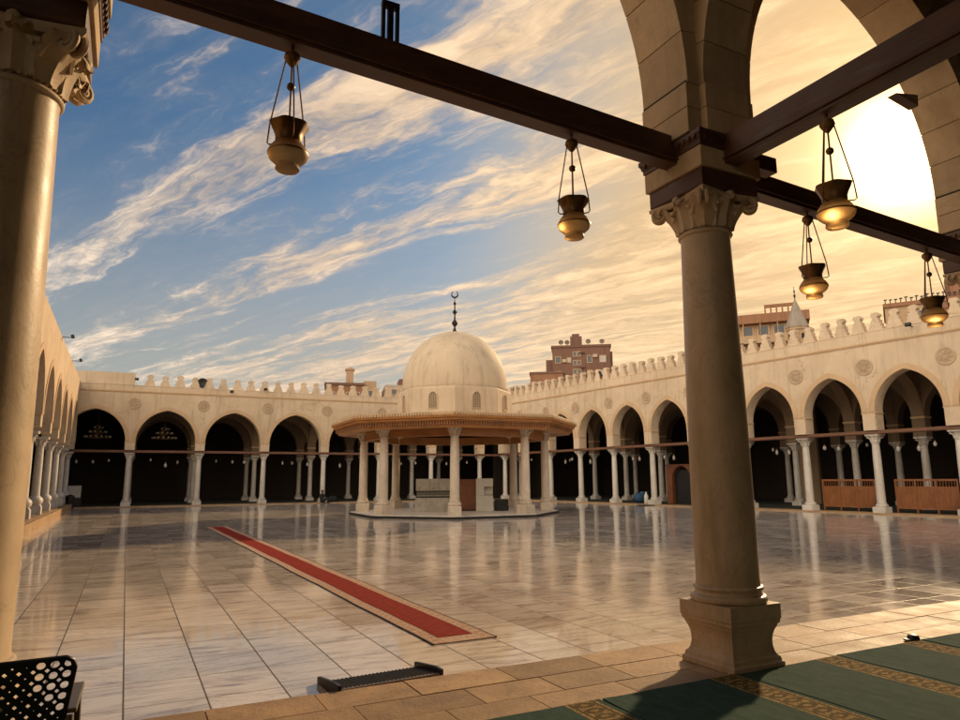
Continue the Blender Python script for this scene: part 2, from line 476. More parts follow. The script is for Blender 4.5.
# ------------------------------------------------------------------ mesh helpers
class MB:
    def __init__(self):
        self.v, self.f = [], []

    def add(self, vs, fs):
        o = len(self.v)
        self.v += [tuple(p) for p in vs]
        self.f += [tuple(i+o for i in q) for q in fs]
        return self

    def box(self, x0, x1, y0, y1, z0, z1):
        vs = [(x, y, z) for z in (z0, z1) for y in (y0, y1) for x in (x0, x1)]
        return self.add(vs, [(0, 2, 3, 1), (4, 5, 7, 6), (0, 1, 5, 4), (2, 6, 7, 3), (0, 4, 6, 2), (1, 3, 7, 5)])

    def hexa(self, lo, hi):
        """two quads (counter-clockwise from above) joined"""
        return self.add(list(lo)+list(hi), [(3, 2, 1, 0), (4, 5, 6, 7), (0, 1, 5, 4), (1, 2, 6, 5), (2, 3, 7, 6), (3, 0, 4, 7)])

    def frustum(self, cx, cy, stack, rot=0.0):
        """square profile stack [(half, z), ...]"""
        vs, fs = [], []
        for h, z in stack:
            for q in range(4):
                a = rot + pi/4 + q*pi/2
                vs.append((cx+h*sqrt(2)*cos(a), cy+h*sqrt(2)*sin(a), z))
        n = len(stack)
        for i in range(n-1):
            for q in range(4):
                a, b2 = i*4+q, i*4+(q+1) % 4
                fs.append((a, b2, b2+4, a+4))
        fs.append((3, 2, 1, 0))
        fs.append(tuple((n-1)*4+q for q in range(4)))
        return self.add(vs, fs)

    def lathe(self, cx, cy, prof, seg=32, cap0=True, cap1=True, wob=None):
        vs, fs = [], []
        for i, (r, z) in enumerate(prof):
            for q in range(seg):
                a = 2*pi*q/seg
                rr = r*(wob(a, z) if wob else 1)
                vs.append((cx+rr*cos(a), cy+rr*sin(a), z))
        n = len(prof)
        for i in range(n-1):
            for q in range(seg):
                a, b2 = i*seg+q, i*seg+(q+1) % seg
                fs.append((a, b2, b2+seg, a+seg))
        if cap0: fs.append(tuple(reversed(range(seg))))
        if cap1: fs.append(tuple((n-1)*seg+q for q in range(seg)))
        return self.add(vs, fs)

    def prism(self, poly, y0, y1):
        """polygon in (x, z), extruded along y; poly clockwise or not"""
        n = len(poly)
        vs = [(x, y0, z) for x, z in poly]+[(x, y1, z) for x, z in poly]
        fs = [tuple(range(n)), tuple(reversed(range(n, 2*n)))]
        for i in range(n):
            j = (i+1) % n
            fs.append((i, i+n, j+n, j))
        return self.add(vs, fs)

    def tube(self, pts, r, seg=8, closed=False):
        pts = [Vector(p) for p in pts]
        n = len(pts)
        vs, fs = [], []
        prevn = None
        for i, p in enumerate(pts):
            t = (pts[(i+1) % n]-pts[i-1]) if closed else (pts[min(i+1, n-1)]-pts[max(i-1, 0)])
            t.normalize()
            if prevn is None:
                a = Vector((0, 0, 1)) if abs(t.z) < 0.9 else Vector((1, 0, 0))
                nn = t.cross(a).normalized()
            else:
                nn = (prevn-t*prevn.dot(t)).normalized()
            prevn = nn
            bb = t.cross(nn)
            rr = r(i/(n-1)) if callable(r) else r
            for q in range(seg):
                a = 2*pi*q/seg
                vs.append(p+nn*rr*cos(a)+bb*rr*sin(a))
        for i in range(n if closed else n-1):
            for q in range(seg):
                a, b2 = i*seg+q, i*seg+(q+1) % seg
                c, d = ((i+1) % n)*seg+(q+1) % seg, ((i+1) % n)*seg+q
                fs.append((a, b2, c, d))
        if not closed:
            fs.append(tuple(reversed(range(seg))))
            fs.append(tuple((n-1)*seg+q for q in range(seg)))
        return self.add(vs, fs)

    def sphere(self, c, r, seg=12, rings=8):
        prof = [(max(1e-4, r*sin(pi*i/rings)), c[2]-r*cos(pi*i/rings)) for i in range(rings+1)]
        return self.lathe(c[0], c[1], prof, seg)

    def xform(self, mtx):
        self.v = [tuple(mtx @ Vector(p)) for p in self.v]
        return self

    def build(self, name, mt, parent=None, smooth=None, bevel=0.0, loc=None):
        me = bpy.data.meshes.new(name)
        me.from_pydata(self.v, [], self.f)
        me.update()
        bm = bmesh.new()
        bm.from_mesh(me)
        bmesh.ops.recalc_face_normals(bm, faces=bm.faces)
        bm.to_mesh(me)
        bm.free()
        me.materials.append(mt)
        if smooth is not None:
            for p in me.polygons: p.use_smooth = True
            me.set_sharp_from_angle(angle=R(smooth))
        o = bpy.data.objects.new(name, me)
        COL.objects.link(o)
        if parent is not None: o.parent = parent
        if loc is not None: o.location = loc
        if bevel:
            bv = o.modifiers.new('bevel', 'BEVEL')
            bv.width = bevel
            bv.segments = 2
            bv.limit_method = 'ANGLE'
            bv.angle_limit = R(40)
        return o


def tag(o, label=None, cat=None, group=None, kind=None):
    if label: o['label'] = label
    if cat: o['category'] = cat
    if group: o['group'] = group
    if kind: o['kind'] = kind
    return o


def thing(name, label, cat, loc=(0, 0, 0), rz=0.0, group=None):
    o = bpy.data.objects.new(name, None)
    o.empty_display_size = 0.2
    COL.objects.link(o)
    o.location = loc
    o.rotation_euler = (0, 0, rz)
    return tag(o, label, cat, group)


KIDS = {}
def copy_tree(o, parent=None):
    c = o.copy()
    COL.objects.link(c)
    if parent is not None: c.parent = parent
    for ch in [q for q in COL.objects if q.parent == o]:
        copy_tree(ch, c)
    return c


def arch_pts(xc, a, zs, e, n=12, w=0.0):
    """two-centred pointed arch, from the left springing over the apex to the right one; w widens the radius"""
    r = a+e+w
    cxl = xc+e            # centre of the left-hand arc
    top = math.acos(e/r)
    L = [(cxl-r*cos(top*i/n), zs+r*sin(top*i/n)) for i in range(n+1)]
    Rr = [(2*xc-x, z) for x, z in reversed(L[:-1])]
    return L+Rr


def arch_wall(mb, piers, hw, zs, zb, zt, e, y0, y1, n=12, x0=None, x1=None):
    """a wall pierced by pointed arches between piers (list of centres, half width hw); solid from zb to zt"""
    for i, p in enumerate(piers):
        xl = p-hw if not (i == 0 and x0 is not None) else x0
        xr = p+hw if not (i == len(piers)-1 and x1 is not None) else x1
        mb.box(xl, xr, y0, y1, zb, zt)
    for p, q in zip(piers, piers[1:]):
        a = (q-p)/2-hw
        xc = (p+q)/2
        pts = arch_pts(xc, a, zs, e*a, n)
        m2 = len(pts)
        vs = []
        for x, z in pts: vs += [(x, y0, z), (x, y1, z), (x, y0, zt), (x, y1, zt)]
        fs = []
        for i in range(m2-1):
            o, o2 = i*4, (i+1)*4
            fs += [(o, o2, o2+2, o+2), (o+1, o+3, o2+3, o2+1), (o, o+1, o2+1, o2), (o+2, o2+2, o2+3, o+3)]
        mb.add(vs, fs)
    return mb


def arch_band(mb, xc, a, zs, e, wd, y0, y1, n=14):
    inn = arch_pts(xc, a, zs, e*a, n)
    out = arch_pts(xc, a, zs, e*a, n, wd)
    vs, fs = [], []
    for (x, z), (X, Z) in zip(inn, out):
        vs += [(x, y0, z), (X, y0, Z), (x, y1, z), (X, y1, Z)]
    for i in range(len(inn)-1):
        o, p = i*4, i*4+4
        fs += [(o, o+1, p+1, p), (o+2, p+2, p+3, o+3), (o, p, p+2, o+2), (o+1, o+3, p+3, p+1)]
    fs += [(0, 2, 3, 1)]
    o = (len(inn)-1)*4
    fs += [(o, o+1, o+3, o+2)]
    return mb.add(vs, fs)


# ------------------------------------------------------------------ ground
MB().add([(-1500, -1500, -0.14), (1500, -1500, -0.14), (1500, 1500, -0.14), (-1500, 1500, -0.14)], [(0, 1, 2, 3)]).build('ground', M['ground'])['kind'] = 'structure'
MB().box(-2.9, 32.6, 5.36, 49.3, -0.13, -0.06).build('courtyard_floor', M['court'])['kind'] = 'structure'
MB().box(-16, 24, -16, 4.2, -0.13, -0.004).build('portico_floor', M['hall_floor'])['kind'] = 'structure'
mb = MB()
mb.box(-16, 24, 4.2, 5.35, -0.13, -0.012)
pv_base = mb.build('pavement_bed', M['mortar'])
pv_base['kind'] = 'structure'
mb = MB()
rows = [(4.205, 4.575), (4.579, 4.955), (4.959, 5.358)]
for ri, (ya, yb) in enumerate(rows):
    x = -8.0 + ri*0.33
    while x < 18:
        L = random.uniform(0.62, 0.86)
        dz = random.uniform(-0.003, 0.002)
        mb.box(x, x+L-0.006, ya, yb-0.004, -0.05, dz)
        x += L
pvm = mb.build('pavement', M['slab'], bevel=0.004)
pvm['kind'] = 'structure'


# ------------------------------------------------------------------ columns and capitals
def leaf(mb, ang, rb, z0, H, Wd, curl, rise=0.012):
    """an upright leaf that hugs the bell and curls outward at its tip"""
    nu, ntt = 8, 16
    vs, fs = [], []
    for j in range(ntt+1):
        t = j/ntt
        if t < 0.72:
            z = z0+H*(t/0.72)*0.9
            r = rb(z)+0.012+0.01*t
        else:
            q = (t-0.72)/0.28
            zt = z0+H*0.9
            a = q*pi*1.15
            r = rb(zt)+0.02+curl*(1-cos(a))*0.55
            z = zt+curl*0.75*sin(a)
        wd = Wd*(0.72+0.35*sin(pi*min(t/0.75, 1)*0.75))*(1.0 if t < 0.75 else 1-((t-0.75)/0.25)**2*0.65)
        wd *= 1+0.07*sin(t*38)
        for i in range(nu+1):
            u = -1+2*i/nu
            off = rise*(1-abs(u))**1.6-0.006*abs(u)+0.004*cos(u*9)
            th = ang+u*wd/max(r, 0.05)
            vs.append(((r+off)*cos(th), (r+off)*sin(th), z))
    for j in range(ntt):
        for i in range(nu):
            a = j*(nu+1)+i
            fs.append((a, a+1, a+nu+2, a+nu+1))
    # give it a back
    o = len(vs)
    back = []
    for (x, y, z) in vs:
        d = sqrt(x*x+y*y)
        back.append((x*(d-0.014)/d, y*(d-0.014)/d, z-0.004))
    fs += [tuple(reversed([q+o for q in f])) for f in list(fs)]
    mb.add(vs+back, fs)


def rich_capital(z0, z1, rn, half):
    """carved leaf capital: bell, two tiers of leaves, corner scrolls and abacus (centre at x=y=0)"""
    H = z1-z0
    def rb(z):
        t = min(max((z-z0)/H, 0), 1)
        return rn+(half*0.98-rn)*(t**2.1)*0.80
    b = MB()
    b.lathe(0, 0, [(rb(z0+H*i/14), z0+H*i/14) for i in range(14)], 40)
    for q in range(8): leaf(b, q*pi/4+pi/8, rb, z0+0.01, H*0.66, 0.085, 0.035, 0.016)
    for q in range(4): leaf(b, q*pi/2, rb, z0+0.01, H*0.86, 0.115, 0.045, 0.022)
    def rbc(z):
        t = min(max((z-z0)/H, 0), 1)
        return rn+(half*1.22-rn)*(t**1.75)
    for q in range(4): leaf(b, q*pi/2+pi/4, rbc, z0+0.01, H*0.80, 0.125, 0.050, 0.020)
    for q in range(4):
        a = pi/4+q*pi/2
        d = Vector((cos(a), sin(a), 0))
        s = Vector((-sin(a), cos(a), 0))
        R0 = half*1.30
        for side in (-1, 1):
            pts = []
            for i in range(10):
                t = i/9
                pts.append(d*(rb(z0+H*0.45)+0.02+(R0-0.05-rb(z0+H*0.45))*t**1.3)+s*side*(0.075*(1-t)+0.030)+Vector((0, 0, z0+H*(0.42+0.46*sin(t*pi/2)))))
            c = d*(R0-0.055)+Vector((0, 0, z0+H*0.74))
            for i in range(1, 26):
                t = i/25
                an = pi/2-t*pi*3.3
                rr = 0.066*(1-t*0.80)
                pts.append(c+s*side*(0.030+0.010*t)+d*rr*cos(an)+Vector((0, 0, rr*sin(an))))
            b.tube(pts, lambda t: 0.026*(1-0.5*t), 7)
    # small flower in the middle of each side
    for q in range(4):
        a = q*pi/2
        c = Vector((cos(a), sin(a), 0))*(half*0.93)+Vector((0, 0, z1-0.025))
        b.sphere(c, 0.042, 10, 6)
    # abacus with hollow sides
    out = []
    for q in range(4):
        a0 = pi/4+q*pi/2
        for i in range(8):
            t = i/8
            p = Vector((cos(a0), sin(a0), 0))*half*1.414*(1-t)+Vector((cos(a0+pi/2), sin(a0+pi/2), 0))*half*1.414*t
            k2 = 1-0.11*sin(pi*t)
            out.append((p.x*k2, p.y*k2))
    n = len(out)
    zz = [(0.93, z1-0.055), (1.0, z1-0.03), (1.0, z1)]
    vs = [(x*s2, y*s2, z) for s2, z in zz for x, y in out]
    fs = [tuple(reversed(range(n))), tuple(2*n+i for i in range(n))]
    for L in range(2):
        for i in range(n): fs.append((L*n+i, L*n+(i+1) % n, (L+1)*n+(i+1) % n, (L+1)*n+i))
    b.add(vs, fs)
    return b


def near_column(parent, x, y, label=None):
    """plinth, moulded base, tapering shaft, leaf capital and timber-and-stone impost"""
    sh = MB().lathe(0, 0, [(0.268, 0.635), (0.262, 0.70), (0.262, 1.4), (0.252, 2.3), (0.236, 3.1), (0.222, 3.74), (0.228, 3.76)], 64).build('column', M['near_column'], parent, 30, loc=(x, y, 0))
    if label: sh['label'] = label
    p = MB().frustum(0, 0, [(0.292, 0.0), (0.292, 0.045), (0.276, 0.055), (0.270, 0.085), (0.252, 0.10), (0.240, 0.125), (0.232, 0.165), (0.231, 0.21), (0.236, 0.255), (0.248, 0.295), (0.262, 0.325), (0.268, 0.345), (0.280, 0.352), (0.284, 0.385), (0.290, 0.39), (0.290, 0.51)])
    p.build('plinth', M['near_column'], sh, bevel=0.006)
    bs = [(0.285, 0.508)]
    for i in range(9):
        a = -pi/2+pi*i/8
        bs.append((0.285+0.032*cos(a), 0.542+0.032*sin(a)))
    bs += [(0.285, 0.576), (0.276, 0.584), (0.270, 0.598), (0.276, 0.612)]
    for i in range(7):
        a = -pi/2+pi*i/6
        bs.append((0.276+0.016*cos(a), 0.630+0.016*sin(a)))
    bs.append((0.270, 0.648))
    MB().lathe(0, 0, bs, 64).build('base', M['near_column'], sh, 35)
    ring = []
    for i in range(9):
        a = -pi/2+pi*i/8
        ring.append((0.222+0.024*cos(a), 3.775+0.020*sin(a)))
    ring += [(0.226, 3.797), (0.226, 3.803)]
    nk = MB().lathe(0, 0, ring, 64)
    for q in range(40):
        a = 2*pi*q/40
        nk.sphere((0.232*cos(a), 0.232*sin(a), 3.812), 0.0125, 6, 4)
    nk.build('necking', M['carved'], sh, 40)
    rich_capital(3.80, 4.105, 0.224, 0.352).build('capital', M['carved'], sh, 45)
    im = MB().frustum(0, 0, [(0.335, 4.107), (0.345, 4.12), (0.345, 4.275)])
    im.build('timber_impost', M['beam'], sh, bevel=0.006)
    MB().frustum(0, 0, [(0.372, 4.277), (0.372, 4.467)]).build('stone_impost', M['block'], sh, bevel=0.008)
    cn = MB().frustum(0, 0, [(0.37, 4.469), (0.38, 4.475), (0.38, 4.51), (0.39, 4.52), (0.395, 4.545), (0.41, 4.57), (0.41, 4.608), (0.40, 4.614)])
    # carved notches along the cornice
    for q in range(4):
        a = q*pi/2
        for t in range(-5, 6):
            cx, cy = 0.395*cos(a)-0.066*t*sin(a), 0.395*sin(a)+0.066*t*cos(a)
            cn.frustum(cx, cy, [(0.012, 4.525), (0.02, 4.545), (0.02, 4.566), (0.012, 4.569)], a)
    cn.build('cornice', M['beam'], sh)
    return sh


def voussoir_arch(mb, core, xc, a, zs, e, y0, y1, depth=0.42, n=7, gap=0.007, legs=(True, True)):
    """arch ring in separate blocks (mb) with a mortar core behind the joints; local x across, y along the thickness"""
    r = a+e*a
    ea = e*a
    top = math.acos(ea/r)
    for side in (-1, 1):
        for i in range(n):
            t0, t1 = top*i/n+(gap/r if i else 0), top*(i+1)/n
            q = []
            sub = 3
            for rr, rev in ((r, False), (r+depth, True)):
                seq = [t0+(t1-t0)*j/sub for j in range(sub+1)]
                if rev: seq.reverse()
                for t in seq:
                    X = ea-rr*cos(t)
                    if t == top or X > 0: X = min(X, -0.001)
                    q.append((xc-side*X if side > 0 else xc+X, zs+rr*sin(t)))
            if side > 0: q = [(2*xc-(2*xc-x), z) for x, z in q]
            mb.prism(q, y0, y1)
    return mb


# ------------------------------------------------------------------ the near portico
PX, PY = 4.69, 4.52            # the column that stands right of the middle of the picture
LX, RX = -0.74, 9.53           # its neighbours in the row
port = thing('portico', 'near sandstone portico with two tall foreground columns and arches against the sky', 'portico')
near_column(port, PX, PY, 'tall honey marble column on a square moulded plinth beside the green carpets')
near_column(port, LX, PY, 'tall column at the left edge, sunlit along its right side')
near_column(port, RX, PY)
near_column(port, RX+4.85, PY)
near_column(port, LX-4.85, PY)
for cx in (PX, LX):
    near_column(port, cx, PY-4.5)
ZS = 5.10


def block_pier(parent, x, y):
    """cross-shaped pier of coursed blocks between impost and springing"""
    b = MB()
    zc_ = [4.616, 4.86, 5.10]
    for za, zb in zip(zc_, zc_[1:]):
        b.box(x-0.425, x+0.425, y-0.30, y+0.30, za, zb-0.006)
        b.box(x-0.272, x+0.272, y-0.379, y-0.302, za, zb-0.006)
        b.box(x-0.272, x+0.272, y+0.302, y+0.379, za, zb-0.006)
    b.build('pier', M['block'], parent, bevel=0.006)
    MB().box(x-0.415, x+0.415, y-0.29, y+0.29, 4.6, 5.12).build('pier_core', M['mortar'], parent)


for x in (LX-4.85, LX, PX, RX, RX+4.85): block_pier(port, x, PY)


def row_arch(x0, x1, e):
    a = (x1-x0)/2-0.405
    xc = (x0+x1)/2
    b = MB()
    voussoir_arch(b, None, xc, a, ZS, e, PY-0.302, PY+0.302, 0.42, 8)
    b.build('arch', M['block'], port, bevel=0.005)
    arch_band(MB(), xc, a+0.012, ZS, e, 0.40, PY-0.292, PY+0.292).build('arch_core', M['mortar'], port)


row_arch(LX, PX, 0.29)
row_arch(PX, RX, 0.29)
row_arch(RX, RX+4.85, 0.29)
row_arch(LX-4.85, LX, 0.29)


def cross_arch(cx, y1):
    """arch that springs from a pier of the row back into the hall, along -y"""
    y0 = y1-4.5
    a = (y1-y0)/2-0.365
    b = MB()
    voussoir_arch(b, None, 0, a, ZS, 0.2, -0.272, 0.272, 0.42, 8)
    mx = Matrix.Translation((cx, (y0+y1)/2, 0)) @ Matrix.Rotation(pi/2, 4, 'Z')
    b.xform(mx).build('arch', M['block'], port, bevel=0.005)
    c = MB()
    arch_band(c, 0, a+0.012, ZS, 0.2, 0.40, -0.262, 0.262)
    c.xform(mx).build('arch_core', M['mortar'], port)
    # spandrel above the ring
    s = MB()
    arch_wall(s, [y0, y1], 0.10, ZS+0.05, ZS+0.05, 8.4, 0.2, -0.25, 0.25)
    s.xform(Matrix.Translation((cx, 0, 0)) @ Matrix(((0, -1, 0, 0), (1, 0, 0, 0), (0, 0, 1, 0), (0, 0, 0, 1))))
    s.build('spandrel', M['block'], port)


for cx in (LX, PX): cross_arch(cx, PY)
# spandrels and wall above the row arches
b = MB()
arch_wall(b, [LX-4.85, LX, PX, RX, RX+4.85], 0.14, ZS+0.04, ZS+0.04, 8.5, 0.29, PY-0.29, PY+0.29, 16, LX-8, RX+8)
b.build('wall', M['block'], port)
MB().box(LX-8, RX+8, -13, PY+0.55, 8.5, 8.8).build('roof', M['hall_dark'], port)
MB().box(LX-8, RX+8, -13.3, -13, 0, 8.5).build('back_wall', M['interior'], port)
MB().box(LX-8.3, LX-8, -13, PY+0.2, 0, 5.8).build('end_wall', M['interior'], port)  # added unseen to darken the piers; lowered to admit some side light
MB().box(RX+8, RX+8.3, -13, PY+0.2, 0, 8.5).build('end_wall', M['interior'], port)  # added out of view to keep side light off the piers


def beam_between(name, x0, z0, x1, z1, y, hgt=0.27, th=0.16, parent=port):
    b = MB()
    dz = z1-z0
    b.hexa([(x0, y-th/2, z0), (x1, y-th/2, z1), (x1, y+th/2, z1), (x0, y+th/2, z0)], [(x0, y-th/2, z0+hgt), (x1, y-th/2, z1+hgt), (x1, y+th/2, z1+hgt), (x0, y+th/2, z0+hgt)])
    # narrow moulding planted along the foot of the front face
    b.hexa([(x0, y-th/2-0.022, z0+0.03), (x1, y-th/2-0.022, z1+0.03), (x1, y-th/2+0.002, z1+0.03), (x0, y-th/2+0.002, z0+0.03)],
           [(x0, y-th/2-0.022, z0+0.05), (x1, y-th/2-0.022, z1+0.05), (x1, y-th/2+0.002, z1+0.05), (x0, y-th/2+0.002, z0+0.05)])
    return b.build(name, M['beam'], parent, bevel=0.006)


def zb(x): return 4.385-0.047*(x-PX)
beam_between('tie_beam', LX+0.30, zb(LX+0.30), PX-0.30, zb(PX-0.3), PY)
beam_between('tie_beam', PX+0.30, zb(PX+0.30)-0.03, RX-0.30, zb(RX-0.3)-0.03, PY, 0.22)
beam_between('tie_beam', RX+0.30, 4.2, RX+4.5, 4.2, PY)
beam_between('tie_beam', LX-4.5, 4.5, LX-0.3, 4.55, PY)
for cx in (PX, LX):
    b = MB().box(cx-0.085, cx+0.085, PY-4.2, PY-0.30, 4.345, 4.62)
    b.box(cx-0.107, cx-0.083, PY-4.2, PY-0.30, 4.375, 4.395)
    b.build('tie_beam', M['beam_y'], port, bevel=0.006)
# end of a timber that sticks out past the impost, and the peg in the right-hand arch
MB().box(PX+0.30, PX+0.62, PY-0.36, PY-0.22, 4.40, 4.55).build('beam_end', M['beam'], port, bevel=0.006)
b = MB().prism([(8.16, 6.235), (8.62, 6.33), (8.60, 6.17)], 4.60, 4.72)
b.build('peg', M['beam'], port)
# slotted bracket on top of the left beam
b = MB()
for dx in (-0.056, 0.0, 0.056): b.box(1.55+dx-0.013 if dx else 1.55-0.022, 1.55+dx+0.013 if dx else 1.55+0.022, PY-0.016, PY+0.016, 4.80, 5.12)
b.box(1.55-0.069, 1.55+0.069, PY-0.02, PY+0.02, 5.12, 5.17)
b.box(1.55-0.069, 1.55+0.069, PY-0.02, PY+0.02, 4.76, 4.80)
tag(b.build('beam_bracket', M['dark']), 'dark slotted metal bracket standing on the long left beam', 'bracket')


# ------------------------------------------------------------------ courtyard arcades
def plain_column(parent, H, r, base_h, mt=None, kind='column', tall_base=False, hw=0.30, z0=0.0):
    """column with base and capital, centre at the origin; the whole reaches H"""
    ch = 0.36
    sh = MB().lathe(0, 0, [(r, z0+base_h-0.01), (r*0.99, z0+base_h+0.4), (r*0.92, H-ch-0.6), (r*0.84, H-ch)], 20).build(kind, mt or M['far_column'], parent, 40)
    if tall_base:
        bs = [(0.20, z0), (0.20, z0+0.02)]
        bb = MB().frustum(0, 0, [(0.26, z0), (0.26, z0+0.30), (0.22, z0+0.36), (0.20, z0+0.40)])
        bb.lathe(0, 0, [(0.20, z0+0.38), (0.27, z0+0.44), (0.30, z0+0.54), (0.27, z0+0.64), (0.20, z0+0.70), (r, z0+0.74)], 20)
        bb.build('base', mt or M['far_column'], sh, 40)
    else:
        bb = MB().frustum(0, 0, [(hw*0.95, z0), (hw*0.95, z0+base_h*0.55), (hw*0.80, z0+base_h*0.62)])
        bb.lathe(0, 0, [(r+0.02, z0+base_h*0.58), (r+0.075, z0+base_h*0.68), (r+0.075, z0+base_h*0.80), (r+0.02, z0+base_h*0.88), (r+0.04, z0+base_h*0.94), (r, z0+base_h)], 20)
        bb.build('base', mt or M['far_column'], sh, 40)
    cp = MB().lathe(0, 0, [(r*0.84, H-ch-0.06), (r*0.84+0.035, H-ch-0.03), (r*0.84, H-ch), (r*0.88, H-ch+0.1), (r*1.0, H-ch+0.18), (r*1.25, H-0.1), (hw*0.95, H-0.085)], 16)
    for q in range(8):
        a = q*pi/4
        rr = r*1.05
        d = Vector((cos(a), sin(a), 0))
        cp.tube([d*(r*0.9)+Vector((0, 0, H-ch+0.02)), d*(r*1.02)+Vector((0, 0, H-ch+0.14)), d*(r*1.32+(0.06 if q % 2 else 0))+Vector((0, 0, H-0.13)), d*(r*1.45+(0.08 if q % 2 else 0))+Vector((0, 0, H-0.16))], lambda t: 0.045-0.015*t, 6)
    cp.frustum(0, 0, [(hw*0.95, H-0.09), (hw*1.02, H-0.06), (hw*1.02, H)])
    cp.build('capital', mt or M['far_column'], sh, 40)
    return sh


def merlon_mesh(wd, H, th):
    half = [(0.50, 0.0), (0.50, 0.20), (0.41, 0.205), (0.41, 0.40), (0.32, 0.405), (0.32, 0.60), (0.22, 0.605), (0.20, 0.76), (0.31, 0.80), (0.31, 0.92), (0.24, 0.925), (0.22, 1.0)]
    poly = [(-x*wd, z*H) for x, z in half]+[(x*wd, z*H) for x, z in reversed(half)]
    return MB().prism(poly, -th/2, th/2)


def medallion(parent, s, y, z, r=0.34, name='medallion'):
    b = MB()
    ringp = []
    n = 32
    vs, fs = [], []
    for rr, d in ((r*1.12, 0.0), (r*1.12, -0.035), (r, -0.05), (r*0.88, -0.045), (r*0.84, -0.02)):
        for q in range(n):
            a = 2*pi*q/n
            vs.append((rr*cos(a), d, rr*sin(a)))
    for L in range(4):
        for q in range(n): fs.append((L*n+q, L*n+(q+1) % n, (L+1)*n+(q+1) % n, (L+1)*n+q))
    fs.append(tuple(4*n+q for q in range(n)))
    b.add(vs, fs)
    for q in range(4):
        a = q*pi/4+0.2
        for off in (-0.3, 0.3):
            ca, sa = cos(a), sin(a)
            L = sqrt(max(0.05, 0.84**2-off**2))*r*0.95
            p0 = Vector((off*r*-sa-L*ca, -0.028, off*r*ca-L*sa))
            p1 = Vector((off*r*-sa+L*ca, -0.028, off*r*ca+L*sa))
            b.tube([p0, p1], 0.022, 5)
    return b.build(name, M['relief'], parent, 35, loc=(s, y, z))


